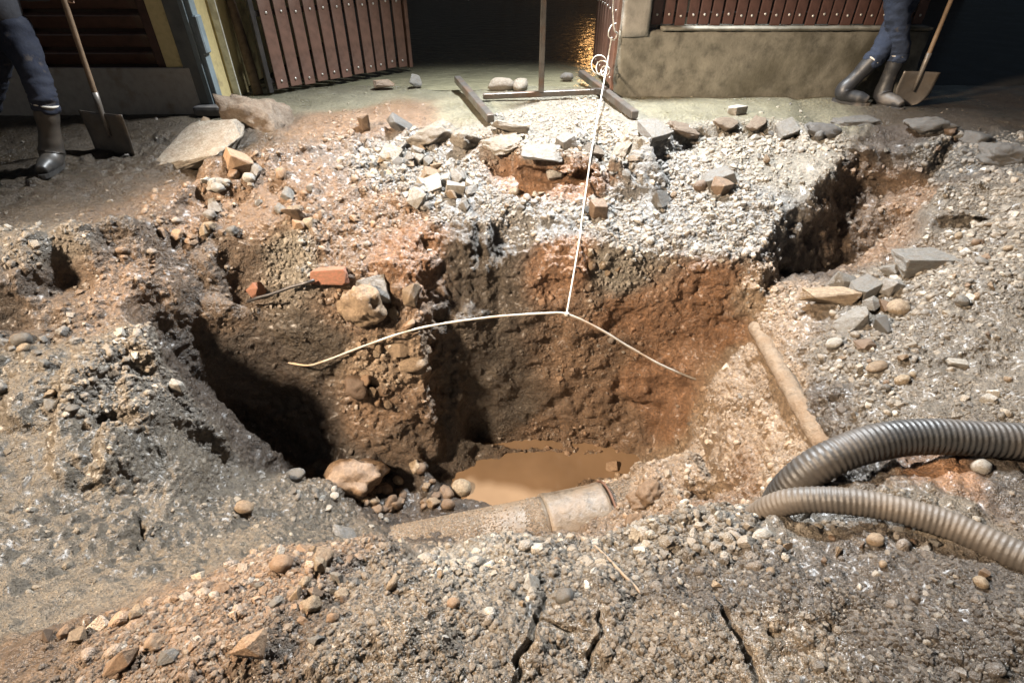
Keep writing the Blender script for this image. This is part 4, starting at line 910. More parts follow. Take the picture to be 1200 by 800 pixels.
NOTED = [
 # px, py, w, kind, mat, dims, rot, sink, name, label, category
 (246,182,96,'slab','concrete',(1,.8,.20),(14,-6,-25),-.4,'concrete_slab','flat broken concrete slab tilted at the road edge, pale left edge','slab'),
 (303,146,78,'lump','brownconc',(1,.72,.55),(12,14,-32),.15,'concrete_block','large rough concrete lump propped behind the tilted slab','block'),
 (250,158,26,'angular','tan',(1,.8,.7),(0,0,20),-.9,'stone','small ochre stone lying on top of the tilted concrete slab','stone'),
 (278,193,30,'block','orange',(1,.8,.8),(10,10,30),.1,'stone','ochre block just below the tilted concrete slab','stone'),
 (298,203,30,'angular','grey',(1,.7,.7),(0,0,70),.1,'stone','grey angular stone beside the ochre block below the slab','stone'),
 (337,229,22,'angular','grey',(1,.9,.6),(20,10,25),.0,'stone','pale squared stone on the orange rubble shoulder','stone'),
 (343,252,30,'angular','brown',(1,.8,.8),(0,20,10),.1,'stone','brown stone right under the pale squared stone','stone'),
 (386,321,42,'block','brick',(1,.45,.30),(8,-14,6),.15,'brick','red brick sticking out of the left lip of the pit','brick'),
 (303,341,17,'block','brick',(1,.7,.8),(10,-20,30),.0,'brick','broken red brick piece in the dark left wall','brick'),
 (426,358,46,'lump','tan',(1,.9,.75),(0,-40,20),.1,'boulder','big pale rounded boulder in the top of the buttress','boulder'),
 (440,338,40,'slab','grey',(1,.7,.4),(20,30,10),.0,'stone','grey-green flat stone leaning on the pale boulder','stone'),
 (484,344,30,'angular','tan',(1,.9,.6),(40,0,20),.1,'stone','yellowish stone in the right edge of the buttress','stone'),
 (470,404,44,'angular','tan',(1,.6,.3),(0,-12,0),.0,'stone','pale wedge-shaped stone below the cable on the buttress','stone'),
 (486,426,30,'round','tan',(1,.6,.5),(0,0,0),.1,'stone','small pale stone under the wedge-shaped stone','stone'),
 (420,452,36,'lump','brown',(.8,.8,1),(30,0,0),.2,'boulder','brown oval boulder in the lower buttress wall','boulder'),
 (415,560,54,'lump','brown',(1,.85,.8),(0,0,20),-.2,'boulder','large rounded brown boulder on the pit floor','boulder'),
 (540,580,21,'round','tan',(1,1,.9),(0,0,0),-.3,'stone','round tan stone at the left edge of the pit water','stone'),
 (523,581,14,'round','brown',(1,1,.9),(0,0,0),-.2,'stone','small round stone left of the round tan one by the water','stone'),
 (525,595,15,'round','brown',(1,.9,.8),(0,0,0),-.2,'stone','round brown stone touching the water main on the pit floor','stone'),
 (346,560,22,'round','grey',(1,.8,.7),(0,0,0),-.1,'stone','grey rounded stone at the top of the grey slope, left of the boulder','stone'),
 (402,630,36,'lump','grey',(1,.8,.3),(10,10,20),.2,'stone','flat grey stone at the foot of the near left bank','stone'),
 (470,152,32,'slab','asphalt',(1,.6,.35),(30,35,30),-.2,'asphalt_slab','dark asphalt slab standing on edge on the broken road rim','slab'),
 (430,152,18,'block','brown',(.7,.8,1),(0,0,20),-.3,'stone','brown squared stone on the orange mud at the shelf top','stone'),
 (508,160,50,'lump','concrete',(1,.6,.45),(10,10,15),-.1,'concrete_lump','pebbly concrete lump under the left steel rail','block'),
 (546,168,38,'lump','concrete',(1,.7,.6),(0,20,40),.0,'concrete_lump','broken concrete lump right below the end of the left rail','block'),
 (598,154,42,'slab','concrete',(1,.6,.25),(-12,8,10),-.3,'concrete_slab','pale flat slab with brown underside right of the left rail','slab'),
 (634,180,52,'slab','grey',(1,.5,.13),(4,4,5),-.5,'concrete_slab','thin pale slab roofing the red hollow in the shelf','slab'),
 (664,170,20,'slab','grey',(1,.9,.7),(0,0,20),-.3,'stone','blue-grey stone standing over the red hollow','stone'),
 (764,157,32,'slab','grey',(1,.9,.3),(10,8,30),-.4,'concrete_slab','blue-grey slab at the front end of the right rail','slab'),
 (650,200,20,'block','pale',(1,.8,.8),(0,0,10),-.2,'stone','white squared stone inside the red hollow','stone'),
 (772,236,24,'slab','grey',(1,.9,.4),(25,10,40),-.2,'stone','flat blue-grey stone leaning in the middle of the shelf','stone'),
 (700,252,22,'block','brown',(1,.8,1),(0,0,20),-.1,'stone','brown stone with grey top near the rope on the shelf','stone'),
 (840,212,34,'slab','grey',(1,.7,.4),(0,0,10),-.2,'stone','flat dark-topped stone on the right part of the shelf','stone'),
 (838,223,24,'block','brown',(1,.8,.8),(0,0,30),-.1,'stone','squat brown stone under the flat dark-topped one','stone'),
 (820,221,18,'round','brown',(1,.8,.8),(0,0,30),-.1,'stone','small brown stone left of the squat brown one','stone'),
 (862,134,20,'block','pale',(1,.8,.6),(0,0,30),-.2,'stone','white broken block in front of the low concrete wall','stone'),
 (1000,146,66,'lump','asphalt',(1,.5,.22),(0,4,5),.1,'asphalt_slab','grey broken paving slab right in front of the right boots','slab'),
 (1088,150,50,'lump','asphalt',(1,.5,.35),(10,-8,-10),.2,'asphalt_slab','dark broken paving piece right of the gully on the rim','slab'),
 (1145,166,36,'lump','asphalt',(1,.8,.6),(0,20,20),.2,'asphalt_lump','dark rounded paving lump on the far right rim','block'),
 (1172,186,46,'lump','asphalt',(1,.7,.5),(0,10,-20),.25,'asphalt_lump','wide dark paving lump at the right end of the rim','block'),
 (920,152,26,'slab','grey',(1,.8,.4),(0,0,20),-.1,'stone','grey rim stone left of the paving slab by the boots','stone'),
 (968,157,34,'lump','asphalt',(1,.6,.4),(0,10,-15),.0,'asphalt_lump','dark paving lump just below the slab in front of the boots','block'),
 (1075,312,58,'slab','grey',(1,.65,.30),(-14,0,10),-.2,'concrete_slab','large flat grey slab on the right gravel slope','slab'),
 (1006,380,44,'angular','grey',(1,.85,.75),(0,0,10),.0,'stone','largest grey angular stone of the heap on the right slope','stone'),
 (1040,384,32,'angular','asphalt',(1,.7,.8),(0,0,50),.0,'stone','dark pointed stone right of the largest grey stone','stone'),
 (984,336,22,'block','grey',(1,.9,.9),(20,10,50),-.1,'stone','small grey cube at the gully mouth on the right','stone'),
 (976,353,46,'slab','tan',(1,.6,.35),(0,8,0),-.2,'stone','flat brown stone at the gully mouth, left of the grey heap','stone'),
 (1012,342,28,'block','grey',(1,.9,.6),(0,0,20),-.1,'stone','grey block at the top of the heap on the right slope','stone'),
 (1045,322,30,'angular','grey',(1,.8,.6),(0,0,0),-.1,'stone','grey stone just left of the large flat grey slab','stone'),
 (1048,340,28,'angular','grey',(1,.9,.7),(0,0,80),-.1,'stone','grey stone below the large flat grey slab','stone'),
 (1052,366,26,'round','tan',(.8,1,.7),(0,0,30),-.1,'stone','tan upright stone above the dark pointed stone','stone'),
 (1032,362,22,'angular','brown',(1,.8,.9),(0,0,30),-.1,'stone','brownish stone in the middle of the right heap','stone'),
 (1016,358,26,'angular','grey',(1,.8,.7),(0,0,60),-.1,'stone','grey stone right above the largest one in the right heap','stone'),
 (980,406,18,'round','pale',(1,.8,.7),(0,0,0),-.2,'stone','cream pebble at the lower left of the right heap','stone'),
 (1012,408,26,'angular','brown',(1,.8,.6),(0,0,0),.0,'stone','brown stone under the largest grey stone on the right','stone'),
 (1030,432,24,'round','tan',(1,.6,.5),(0,0,10),.0,'stone','flat tan stone below the heap on the right slope','stone'),
 (1060,448,16,'round','tan',(1,.9,.7),(0,0,0),-.1,'stone','small tan stone low on the right slope beside the brown ones','stone'),
 (1122,427,18,'slab','pale',(1,.5,.4),(0,8,-20),-.2,'stone','bright white flake alone on the right slope','stone'),
 (1158,470,13,'block','pale',(1,.8,.7),(0,0,20),-.2,'stone','small white stone just above the thick hose','stone'),
 (585,168,44,'lump','concrete',(1,.7,.22),(0,5,0),.1,'paving_piece','ragged paving piece at the rim just right of the left rail end','paving'),
 (690,176,44,'lump','brownconc',(1,.6,.2),(0,-5,20),.0,'paving_piece','ragged paving piece overhanging the red hollow beside the rope','paving'),
 (727,175,40,'lump','concrete',(1,.6,.2),(0,0,60),.1,'paving_piece','ragged paving piece on the rim right of the rope','paving'),
 (800,153,42,'lump','brownconc',(1,.6,.25),(0,0,10),.1,'paving_piece','ragged paving piece on the rim left of the white broken block','paving'),
 (850,145,36,'lump','brownconc',(1,.6,.25),(0,0,10),.1,'paving_piece','ragged paving piece right below the white broken block','paving'),
 (886,146,30,'lump','brownconc',(1,.6,.3),(0,0,40),.1,'paving_piece','small ragged paving piece below the middle of the low wall','paving'),
 (300,762,46,'angular','orange',(1,.8,.75),(0,0,15),-.1,'stone','ochre rock near the bottom edge, left of centre','stone'),
 (376,668,22,'angular','tan',(.8,.8,1),(0,0,0),-.2,'stone','upright tan stone on the near bank crest','stone'),
 (334,664,26,'round','orange',(1,.8,.7),(0,0,0),-.2,'stone','paired ochre stones on the near bank crest, left one','stone'),
 (256,694,24,'angular','orange',(1,.7,.6),(0,10,20),-.1,'stone','ochre stone on the near left bank below the grey slope','stone'),
 (160,718,28,'angular','tan',(1,.6,.5),(0,20,-30),-.1,'stone','long tan stone on the crest of the near left bank','stone'),
 (94,748,24,'angular','tan',(1,.9,.8),(0,0,0),-.1,'stone','tan stone at the left end of the near bank','stone'),
 (146,780,44,'angular','orange',(1,.5,.6),(0,-25,30),.0,'stone','long slanting ochre rock in the lower left corner area','stone'),
 (200,772,26,'angular','grey',(1,.9,.8),(0,0,0),.0,'stone','dark grey stone beside the long slanting ochre rock','stone'),
 (618,682,26,'angular','pale',(1,.75,.7),(0,0,-20),-.2,'stone','bright cream stone on the near gravel in front of the pipe','stone'),
 (666,704,22,'round','grey',(1,.9,.8),(0,0,0),-.1,'stone','smooth dark grey pebble right of the bright cream stone','stone'),
 (532,707,15,'round','orange',(1,.8,.7),(0,0,0),-.2,'stone','yellow ochre pebble on the near crust','stone'),
 (460,683,18,'round','tan',(1,.6,.6),(0,0,60),-.1,'stone','tan pebble left of the near crust','stone'),
 (1150,551,20,'round','pale',(1,.8,.8),(0,0,0),-.1,'stone','round whitish stone between the two hoses','stone'),
 (1026,634,20,'round','tan',(1,.8,.7),(0,0,0),-.1,'stone','pale round pebble below the thin hose','stone'),
 (893,628,22,'round','pale',(1,.6,.5),(0,0,10),.0,'stone','pale flat pebble in front of the hose bends','stone'),
 (285,597,22,'round','tan',(1,.7,.6),(0,0,0),-.1,'stone','ochre pebble alone on the grey slope','stone'),
 (29,402,22,'round','grey',(1,.8,.7),(0,0,0),-.1,'stone','grey rounded stone on the left gravel terrace edge','stone'),
 (206,457,14,'block','pale',(1,.8,1),(0,0,0),-.2,'stone','white pointed stone at the tip of the left terrace','stone'),
 (721,550,15,'block','orange',(.8,.8,1.3),(0,10,0),-.6,'stone','small ochre stone poking out of the pit water','stone'),
 (448,105,30,'angular','brown',(1,.7,.5),(0,0,20),-.2,'stone','dark flat stone on the mud before the left gate leaf','stone'),
 (486,103,22,'angular','grey',(1,.8,.8),(0,0,50),-.2,'stone','grey stone on the mud left of the left rail','stone'),
 (587,106,30,'round','concrete',(1,.6,.6),(0,0,0),-.1,'stone','pebbly lump just behind the steel crossbar, left','stone'),
 (610,105,30,'round','concrete',(1,.6,.5),(0,0,70),-.1,'stone','pebbly lump behind the steel crossbar, next to the upright','stone'),
 (664,93,16,'round','grey',(1,.7,.6),(0,0,0),-.1,'stone','grey stone at the water edge inside the gateway','stone'),
]
for i, (a, b, w, kd, mt, dm, ro, sk, nm, lb, ct) in enumerate(NOTED):
    stone(a, b, w * (.86 if b < 260 and w < 70 else .95), kd, mt, dm, ro, sk + (.32 if kd == 'lump' and b < 180 else .14), i, nm, lb, None, ct, 4 if w > 36 else 3)
def heap(n, region, wlo, whi, kinds, mats, what, where, group, seed, name='stone'):
    r = np.random.default_rng(seed); made = {}
    X0 = min(e[0] - e[2] for e in region); X1 = max(e[0] + e[2] for e in region); Y0 = min(e[1] - e[3] for e in region); Y1 = max(e[1] + e[3] for e in region)
    for c in range(n):
        e = region[r.integers(len(region))]; a_ = r.uniform(0, 6.283); q = math.sqrt(r.random())
        a, b = e[0] + e[2] * q * math.cos(a_), e[1] + e[3] * q * math.sin(a_)
        t = r.random() ** 1.6; w = wlo * (whi / wlo) ** t; kd = kinds[r.integers(len(kinds))]; mt = mats[r.integers(len(mats))]
        hx = ['left', 'middle', 'right'][min(2, int((a - X0) / (X1 - X0) * 3))]; hy = ['back', 'front'][int(b > (Y0 + Y1) / 2)]
        lab = '%s %s %s in the %s %s of %s' % ('small' if t < .3 else 'middling' if t < .65 else 'large', {'pale': 'whitish', 'orange': 'ochre', 'asphalt': 'dark'}.get(mt, mt), {'round': 'rounded', 'block': 'squared', 'angular': 'angular', 'slab': 'flat', 'lump': 'lumpy'}[kd] + ' ' + what, hy, hx, where)
        o_ = stone(a, b, w, kd, mt, (1, r.uniform(.65, 1), r.uniform(.5, .9)), (r.uniform(-40, 40), r.uniform(-40, 40), r.uniform(0, 360)), r.uniform(.0, .4), int(r.integers(8)) + 100, name, lab, group, 'stone', 3 if w > 13 else 2); made.setdefault(lab, []).append((a, o_))
    for lab, L_ in made.items():      # look-alikes: told apart by their order from the left
        if len(L_) > 1:
            for k, (_, o_) in enumerate(sorted(L_, key=lambda q: q[0])): o_['label'] = ('leftmost ' if k == 0 else 'rightmost ' if k == len(L_) - 1 else ['second', 'third', 'fourth', 'fifth'][min(k - 1, 3)] + ' leftmost ') + lab
heap(52, [(500, 205, 50, 36), (520, 228, 32, 28), (470, 182, 36, 16)], 8, 20, ['block', 'block', 'angular'], ['pale', 'grey', 'grey', 'tan'], 'block', 'the gate rubble heap', 'rubble blocks on the shelf', 1)
heap(26, [(760, 220, 90, 40), (650, 240, 60, 20), (880, 175, 60, 22)], 8, 14, ['angular', 'round', 'angular'], ['pale', 'grey', 'grey', 'tan'], 'cobble', 'the gravel shelf', 'cobbles on the back shelf', 2)
heap(26, [(490, 570, 38, 26), (450, 585, 25, 14)], 9, 20, ['round', 'lump'], ['brown', 'brown', 'tan'], 'cobble', 'the pit floor heap', 'cobbles on the pit floor', 3)
heap(20, [(300, 230, 60, 30), (230, 262, 50, 22), (380, 250, 40, 30)], 9, 17, ['angular', 'lump'], ['tan', 'orange', 'orange', 'grey'], 'rubble stone', 'the left shoulder', 'rubble on the left shoulder', 4)
heap(12, [(275, 212, 28, 8), (255, 216, 18, 6)], 8, 15, ['round', 'angular'], ['pale'], 'pebble', 'the row below the slab', 'white pebbles under the slab', 5)
heap(20, [(90, 440, 95, 42), (40, 400, 50, 15)], 8, 15, ['round', 'lump'], ['grey', 'tan', 'grey'], 'cobble', 'the left terrace', 'cobbles on the left terrace', 6)
heap(24, [(1100, 400, 100, 80), (1040, 430, 60, 40), (1150, 300, 40, 50)], 8, 15, ['round', 'angular'], ['tan', 'grey', 'brown'], 'stone', 'the right gravel slope', 'stones on the right slope', 7)
heap(26, [(250, 740, 200, 50), (360, 680, 60, 40)], 11, 22, ['angular', 'lump', 'angular'], ['orange', 'tan', 'grey', 'brown'], 'stone', 'the near left bank', 'stones on the near left bank', 8)
heap(24, [(640, 690, 180, 45), (860, 650, 110, 50), (1040, 680, 120, 70)], 9, 15, ['round', 'angular', 'angular'], ['grey', 'tan', 'brown'], 'stone', 'the near bank', 'stones on the near bank', 9)
heap(12, [(400, 585, 40, 20), (370, 575, 30, 14), (430, 608, 26, 10)], 8, 14, ['round', 'angular'], ['grey', 'pale'], 'stone', 'the grey slope edge', 'stones along the grey slope edge', 10)
heap(10, [(450, 440, 30, 60), (470, 360, 20, 40)], 9, 16, ['angular', 'lump'], ['tan', 'orange'], 'stone', 'the lit buttress', 'stones in the buttress', 11)
heap(16, [(940, 158, 50, 8), (1090, 168, 70, 16)], 8, 18, ['angular', 'lump', 'lump'], ['asphalt', 'brown', 'grey'], 'fragment', 'the broken road rim', 'paving fragments on the rim', 12, 'paving_fragment')
heap(10, [(750, 300, 70, 18), (720, 320, 40, 20)], 8, 13, ['round', 'angular'], ['pale', 'tan'], 'pebble', 'the red wall top', 'pebbles in the red wall', 13)
# more clods of mud over the far end of the main
for q_, (a, b, w) in enumerate([(748, 590, 26), (764, 578, 24), (742, 612, 22)]):
    stone(a, b, w, 'lump', 'mud', (1, .9, .7), (0, 0, 40 * q_), .4, 40 + q_, 'mud_clod', ['muddy clod heaped on the main just right of the socket', 'muddy clod on the main beside the sandy fan', 'muddy clod low on the main by the near bank'][q_], None, 'clod', 4)
# grit lying on the pipe
r_ = np.random.default_rng(50); gp = []; ps_ = []
u_ = ax.cross(Vector((0, 0, 1))).normalized(); w_ = u_.cross(ax)
for _ in range(12000):
    t = r_.choice([r_.normal(1.05, .22), r_.normal(1.78, .035), r_.normal(2.6, .14), r_.uniform(.6, 2.4)], p=[.40, .22, .36, .02]); th = r_.normal(1.5, .36)
    if 1.83 < t < 2.36: t = 1.80 - abs(r_.normal(0, .03)) if r_.random() < .5 else 2.37 + abs(r_.normal(0, .1))
    rr = .262 if t < 1.84 or t > 2.33 else .278
    d_ = u_ * math.cos(th) + w_ * math.sin(th); d_ = d_ if d_.z > 0 else -d_
    gp.append(a0 + ax * t + d_ * (rr + .001)); ps_.append(d_)
gp = np.array([p[:] for p in gp]); ps_ = np.array([p[:] for p in ps_]); n_ = len(gp)
scatter('grit_on_pipe', gp, ps_, r_.uniform(.0022, .007, n_) * r_.uniform(.7, 1.6, n_), np.tile(np.array([[.24, .165, .10]]), (n_, 1)) * r_.uniform(.7, 1.3, (n_, 1)), np.clip(r_.normal(.6, .3, n_), 0, 1), 51, 'muddy grit lying on top of the water main')

# ------------------------------------------------------------------ two workers with shovels
M_SKIN = plain('skin', (.25, .15, .10), .5, nscale=20, var=.15, bumpd=.001)
M_DENIM = plain('blue_work_cloth', (.013, .022, .046), .9, nscale=40, var=.35, bumpd=.004, dirt=(.05, .045, .04), dirt_amt=.12)
M_DENIM2 = plain('dark_blue_work_cloth', (.007, .010, .022), .9, nscale=40, var=.35, bumpd=.004, dirt=(.06, .05, .045), dirt_amt=.15)
M_JACKET = plain('dark_jacket', (.030, .032, .040), .8, nscale=30, var=.3, bumpd=.004)
M_BOOT = plain('black_rubber', (.020, .021, .024), .5, nscale=9, var=.4, bumpd=.002, dirt=(.16, .135, .11), dirt_amt=.28)
M_BOOT2 = plain('muddy_rubber', (.026, .025, .024), .42, nscale=9, var=.4, bumpd=.003, dirt=(.075, .058, .042), dirt_amt=.4)
M_SOCK = plain('pale_lining', (.45, .42, .37), .8, nscale=25, bumpd=.003)
M_HAIR = plain('dark_hair', (.03, .022, .016), .6, nscale=60, bumpd=.004)
def skin(name, pts, edges, root, parent, mat, sub=2, wrinkle=0.0, seed=0):
    """grow one continuous surface round a skeleton: pts = {key: (Vector, radius x, radius y)}"""
    keys = list(pts); ix = {k: i for i, k in enumerate(keys)}
    me = bpy.data.meshes.new(name); me.from_pydata([pts[k][0] for k in keys], [(ix[a], ix[b]) for a, b in edges], []); me.update()
    o = bpy.data.objects.new(name, me); COL.objects.link(o)
    o.modifiers.new('skin', 'SKIN').use_smooth_shade = True
    for i, k in enumerate(keys):
        sv = me.skin_vertices[0].data[i]; sv.radius = (pts[k][1], pts[k][2]); sv.use_root = (k == root)
    s = o.modifiers.new('sub', 'SUBSURF'); s.levels = sub; s.render_levels = sub
    dg = bpy.context.evaluated_depsgraph_get(); ev = bpy.data.meshes.new_from_object(o.evaluated_get(dg)); ev.name = name
    bpy.data.objects.remove(o)
    if wrinkle:
        n = len(ev.vertices); co = np.zeros(n * 3, np.float32); no = np.zeros(n * 3, np.float32); ev.vertices.foreach_get('co', co); ev.vertices.foreach_get('normal', no)
        P = co.reshape(-1, 3).astype(float); Nn = no.reshape(-1, 3); Q = P * np.array([1, 1, 2.2]) + .06 * fbm(P, 6, 2, .5, seed + 3)[:, None]
        P = P + Nn * (wrinkle * (fbm(Q, 9, 3, .55, seed) + .5 * (1 - 2 * abs(vnoise(Q, 16, seed + 8)))))[:, None]
        ev.vertices.foreach_set('co', P.astype(np.float32).ravel()); ev.update()
    ev.polygons.foreach_set('use_smooth', [True] * len(ev.polygons)); ev.materials.clear(); ev.materials.append(mat)
    q = bpy.data.objects.new(name, ev); COL.objects.link(q); q.parent = parent; return q
def boot(parent, foot, knee, face, mat, h=.40):
    """rubber boot: shaft from the calf down, ankle, foot with toe; foot is the heel point on the ground"""
    fw = Vector((math.cos(face), math.sin(face), 0)); foot = Vector(foot); dirk = (Vector(knee) - foot - Vector((0, 0, .1))).normalized()
    top = foot + Vector((0, 0, .10)) + dirk * (h - .09)
    path = [top, top.lerp(foot + Vector((0, 0, .10)), .35), top.lerp(foot + Vector((0, 0, .10)), .7), foot + Vector((0, 0, .11)) + fw * .008, foot + Vector((0, 0, .070)) + fw * .05, foot + Vector((0, 0, .058)) + fw * .12, foot + Vector((0, 0, .056)) + fw * .19, foot + Vector((0, 0, .046)) + fw * .25]
    radp = [.082, .078, .068, .074, .086, .070, .064, .036]
    S = smooth_path(path, .014); n = len(S)
    V_, F_ = tube(S, lambda s, i: float(np.interp(i / (n - 1) * (len(radp) - 1), range(len(radp)), radp)) * (1 + .012 * math.sin(i * 1.1)), 20)
    V_ = [Vector((v.x, v.y, max(v.z, foot.z + .012))) for v in V_]
    # heel bulges behind the ankle
    o = link('boot', pymesh('boot', V_, F_), parent, mat)
    bm = bmesh.new(); pts_ = []
    for k in range(20):
        a = 2 * math.pi * k / 20; cx = .105 + .18 * math.cos(a); w = .056 + .010 * math.cos(a - .3); pts_.append(foot + fw * cx + Vector((-fw.y, fw.x, 0)) * w * math.sin(a))
    lo = [bm.verts.new(p + Vector((0, 0, -.006))) for p in pts_]; hi = [bm.verts.new(p + Vector((0, 0, .026))) for p in pts_]
    bm.faces.new(lo[::-1]); bm.faces.new(hi)
    for k in range(20): bm.faces.new([lo[k], lo[(k + 1) % 20], hi[(k + 1) % 20], hi[k]])
    so = bm_obj('sole', bm, o, mat)
    rim = [top + dirk * .0 + (dirk.orthogonal().normalized() * math.cos(t) + dirk.cross(dirk.orthogonal().normalized()) * math.sin(t)) * .077 for t in [k * 2 * math.pi / 20 for k in range(21)]]
    tube_obj('cuff', rim, .009, 6, o, M_SOCK)
    return top
def worker(label, feet, faces, hip, knees, hands, denim, bmat, bh, headturn):
    root = tag(empty('person', ((feet[0][0] + feet[1][0]) / 2, (feet[0][1] + feet[1][1]) / 2, 0)), label, 'person')
    off = Vector(root.location); L3 = lambda v: Vector(v) - off
    hip = L3(hip); kn = [L3(k) for k in knees]; ft = [L3(f_) for f_ in feet]; hd = [L3(h_) for h_ in hands]
    f = Vector((math.cos(headturn), math.sin(headturn), 0)); side = Vector((-f.y, f.x, 0))
    ch = hip + Vector((0, 0, .36)) + f * .03; nk = hip + Vector((0, 0, .56)) + f * .04; he = nk + Vector((0, 0, .16)) + f * .03
    B = {'pelvis': (hip, .12, .09), 'waist': (hip + Vector((0, 0, .18)), .11, .08), 'chest': (ch, .14, .095), 'neck': (nk, .058, .058), 'jaw': (nk + Vector((0, 0, .10)) + f * .03, .072, .08), 'head': (he, .085, .098), 'crown': (he + Vector((0, 0, .07)) - f * .01, .062, .075), 'nose': (he + f * .105 - Vector((0, 0, .02)), .014, .014)}
    E = [('pelvis', 'waist'), ('waist', 'chest'), ('chest', 'neck'), ('neck', 'jaw'), ('jaw', 'head'), ('head', 'crown'), ('head', 'nose')]
    T = {'pelvis': (hip, .165, .135), 'belt': (hip + Vector((0, 0, .14)), .168, .138)}; TE = [('pelvis', 'belt')]
    J = {'waist': (hip + Vector((0, 0, -.03)), .185, .155), 'belly': (hip + Vector((0, 0, .2)), .165, .135), 'chest': (ch, .19, .145), 'collar': (nk - Vector((0, 0, .03)), .085, .085)}; JE = [('waist', 'belly'), ('belly', 'chest'), ('chest', 'collar')]
    for s, g in ((0, 1), (1, -1)):
        a = 'lr'[s]; hj = hip + side * (.10 * g) - Vector((0, 0, .06)); an = ft[s] + Vector((0, 0, .1)); bt = an + (kn[s] - an).normalized() * (bh - .16)
        B['hip' + a] = (hj, .085, .085); B['knee' + a] = (kn[s], .055, .055); B['ankle' + a] = (an, .028, .028)
        E += [('pelvis', 'hip' + a), ('hip' + a, 'knee' + a), ('knee' + a, 'ankle' + a)]
        T['hip' + a] = (hj, .115, .115); T['thigh' + a] = (hj.lerp(kn[s], .5), .102, .102); T['knee' + a] = (kn[s], .092, .092); T['calf' + a] = (kn[s].lerp(bt, .5), .092, .092); T['hem' + a] = (bt, .088, .088)
        TE += [('pelvis', 'hip' + a), ('hip' + a, 'thigh' + a), ('thigh' + a, 'knee' + a), ('knee' + a, 'calf' + a), ('calf' + a, 'hem' + a)]
        shj = ch + side * (.19 * g) + Vector((0, 0, .12)); wr = hd[s]; el = shj.lerp(wr, .5) + Vector((0, 0, -.10)) - f * .06 + side * (.06 * g)
        B['sh' + a] = (shj, .062, .062); B['el' + a] = (el, .045, .045); B['wr' + a] = (wr - (wr - el).normalized() * .09, .029, .026); B['palm' + a] = (wr - (wr - el).normalized() * .02, .038, .022)
        E += [('chest', 'sh' + a), ('sh' + a, 'el' + a), ('el' + a, 'wr' + a), ('wr' + a, 'palm' + a)]
        J['sh' + a] = (shj, .085, .085); J['el' + a] = (el, .068, .068); J['cuff' + a] = (wr - (wr - el).normalized() * .10, .052, .052); JE += [('chest', 'sh' + a), ('sh' + a, 'el' + a), ('el' + a, 'cuff' + a)]
        dirh = (wr - el).normalized(); lat = dirh.cross(Vector((0, 0, 1))).normalized(); upv = lat.cross(dirh)
        for q in range(4):           # fingers, curled round what the hand holds
            b0 = wr + upv * (.030 - .02 * q) + dirh * .015; ln = (.9, 1.0, .95, .75)[q]
            c1 = b0 + dirh * .03 * ln + lat * .018 * g; c2 = c1 + dirh * .008 + lat * -.028 * g * ln; nm = 'f%d%s' % (q, a)
            B[nm + 'a'] = (b0, .010, .010); B[nm + 'b'] = (c1, .009, .009); B[nm + 'c'] = (c2, .008, .008); E += [('palm' + a, nm + 'a'), (nm + 'a', nm + 'b'), (nm + 'b', nm + 'c')]
        t1 = wr - dirh * .03 + upv * .045; B['th' + a] = (t1, .011, .011); B['ti' + a] = (t1 + dirh * .035 - lat * .01 * g, .009, .009); E += [('palm' + a, 'th' + a), ('th' + a, 'ti' + a)]
    skin('body', B, E, 'pelvis', root, M_SKIN, 1)
    skin('trousers', T, TE, 'pelvis', root, denim, 3, .014, 5); skin('jacket', J, JE, 'chest', root, M_JACKET, 2, .012, 9)
    bm = bmesh.new(); bmesh.ops.create_uvsphere(bm, u_segments=18, v_segments=12, radius=.112); bmesh.ops.scale(bm, vec=(1.0, .92, .8), verts=bm.verts)
    for v in bm.verts:
        if v.co.z < -.01: v.co.z = -.01 - .25 * (v.co.z + .01)
    hr = bm_obj('hair', bm, root, M_HAIR, True); hr.location = he + Vector((0, 0, .035)) - f * .012; hr.rotation_euler = (0, 0, headturn)
    for s in (0, 1): boot(root, ft[s], kn[s], faces[s], bmat, bh)
    return root
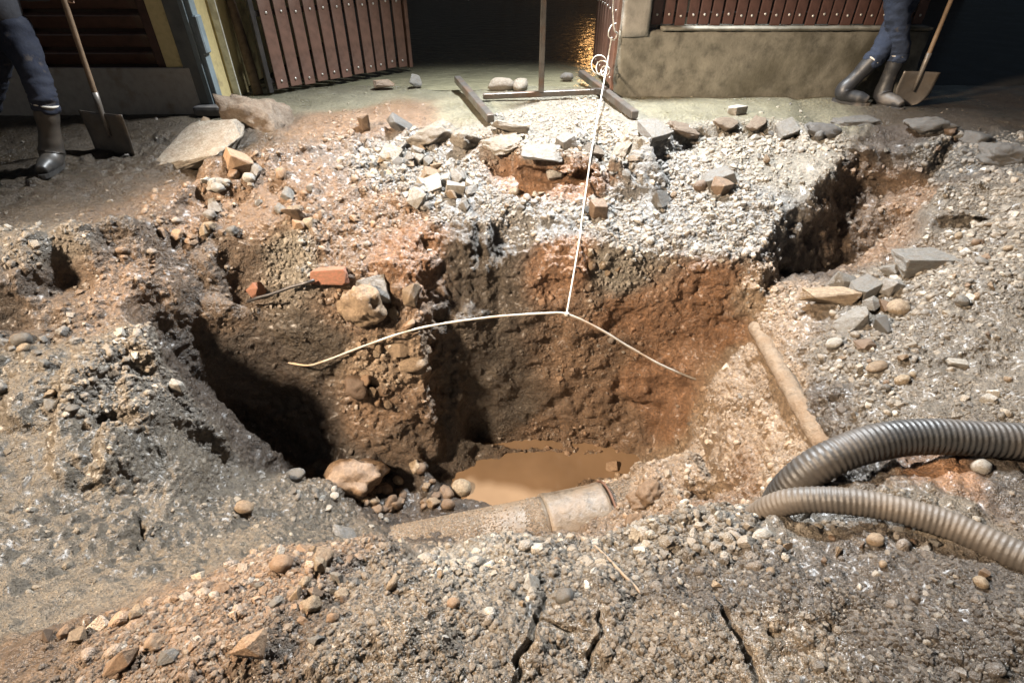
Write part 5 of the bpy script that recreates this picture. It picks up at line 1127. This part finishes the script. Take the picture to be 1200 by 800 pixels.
def shovel(base, top, facing, label, square, wmat, bw, bh_):
    base = Vector(base); top = Vector(top); up = (top - base).normalized(); L_ = (top - base).length
    root = tag(empty('shovel', base), label, 'shovel')
    q = up.to_track_quat('Z', 'Y').to_matrix(); f = Vector((math.cos(facing), math.sin(facing), 0)); f = (f - up * f.dot(up)).normalized(); x = up.cross(f).normalized()
    V_, F_ = [], []; nu, nv_ = 12, 12
    for th in (0, 1):
        for i in range(nu + 1):
            for j in range(nv_ + 1):
                u = i / nu * 2 - 1; v = j / nv_
                w = bw / 2 * ((.94 + .06 * v) if square else (math.sqrt(max(0, 1 - (1 - min(1, v / .55)) ** 2)) * .97 + .03))
                zz = bh_ * v + (0 if not square else (.012 * u * u)); c = .018 * u * u + .03 * (v - .5) ** 2
                V_.append(x * (u * w) + up * zz + f * (c + .004 * th + (.02 * v)))
    nn = (nu + 1) * (nv_ + 1)
    for th in (0, 1):
        for i in range(nu):
            for j in range(nv_):
                a = th * nn + i * (nv_ + 1) + j; qd = [a, a + nv_ + 1, a + nv_ + 2, a + 1]; F_.append(qd if th else qd[::-1])
    bd = [i * (nv_ + 1) for i in range(nu + 1)] + [nu * (nv_ + 1) + j for j in range(1, nv_ + 1)] + [i * (nv_ + 1) + nv_ for i in range(nu - 1, -1, -1)] + [j for j in range(nv_ - 1, 0, -1)]
    for a, b in zip(bd, bd[1:] + bd[:1]): F_.append([a, b, b + nn, a + nn])
    link('blade', pymesh('blade', V_, F_), root, M_BLADE)
    s0 = up * (bh_ * .45) + f * .03; s1 = up * (bh_ + .16) + f * .03
    tube_obj('socket', [s0, s0.lerp(s1, .4), s0.lerp(s1, .7), s1], lambda s, i: (.010, .019, .023, .024)[i], 12, root, M_BLADE)
    P = [s1.lerp(up * L_ + f * .02, k / 14) for k in range(-1, 15)]
    tube_obj('handle', P, lambda s, i: .0195 + .001 * math.sin(i * .9), 12, root, wmat)
    return root
M_BLADE = plain('shovel_steel', (.15, .135, .12), .45, .4, nscale=10, var=.4, bumpd=.003, dirt=(.14, .105, .07), dirt_amt=.5)
M_ASH = plain('ash_handle', (.17, .115, .070), .65, nscale=14, var=.4, bumpd=.003, dirt=(.14, .09, .055), dirt_amt=.3)
def gz(p): 
    r = bvh.ray_cast(Vector((p.x, p.y, 1.0)), Vector((0, 0, -1))); return r[0].z if r[0] is not None else 0.0
def foot_at(px, py):
    p = at_z(px, py, 0); p.z = gz(p) ; return p
# left worker
f1, f2 = foot_at(62, 180), foot_at(-22, 165)
hipL = (f1 + f2) / 2 + Vector((.34, .04, .90)); 
shb = foot_at(131, 163); sht = shb + Vector((.12, .02, 1.42))
worker('worker in dark blue trousers and muddy rubber boots at the left edge', [f1, f2], [R(-78), R(-70)], hipL, [f1.lerp(hipL, .52) + Vector((.14, -.07, 0)), f2.lerp(hipL, .52) + Vector((.0, -.06, 0))], [hipL + Vector((-.25, -.22, .12)), shb.lerp(sht, .80)], M_DENIM2, M_BOOT2, .46, R(-100))
shovel(shb, sht, R(-95), 'square-bladed shovel standing on the mud beside the left worker', True, M_ASH, .36, .34)
# right worker
g1, g2 = foot_at(984, 118), foot_at(1030, 120)
hipR = (g1 + g2) / 2 + Vector((.12, .10, .92))
sb = foot_at(1062, 122); st = sb + Vector((.03, .03, 1.35))
worker('worker in blue trousers and black rubber boots on the right rim', [g1, g2], [R(-38), R(-70)], hipR, [g1.lerp(hipR, .5) + Vector((.07, -.06, .0)), g2.lerp(hipR, .5) + Vector((.05, -.06, 0))], [hipR + Vector((.1, -.28, .25)), sb.lerp(st, .84)], M_DENIM, M_BOOT, .43, R(-50))
shovel(sb, st, R(-95), 'round-bladed shovel standing upright beside the right worker', False, M_ASH, .34, .32)
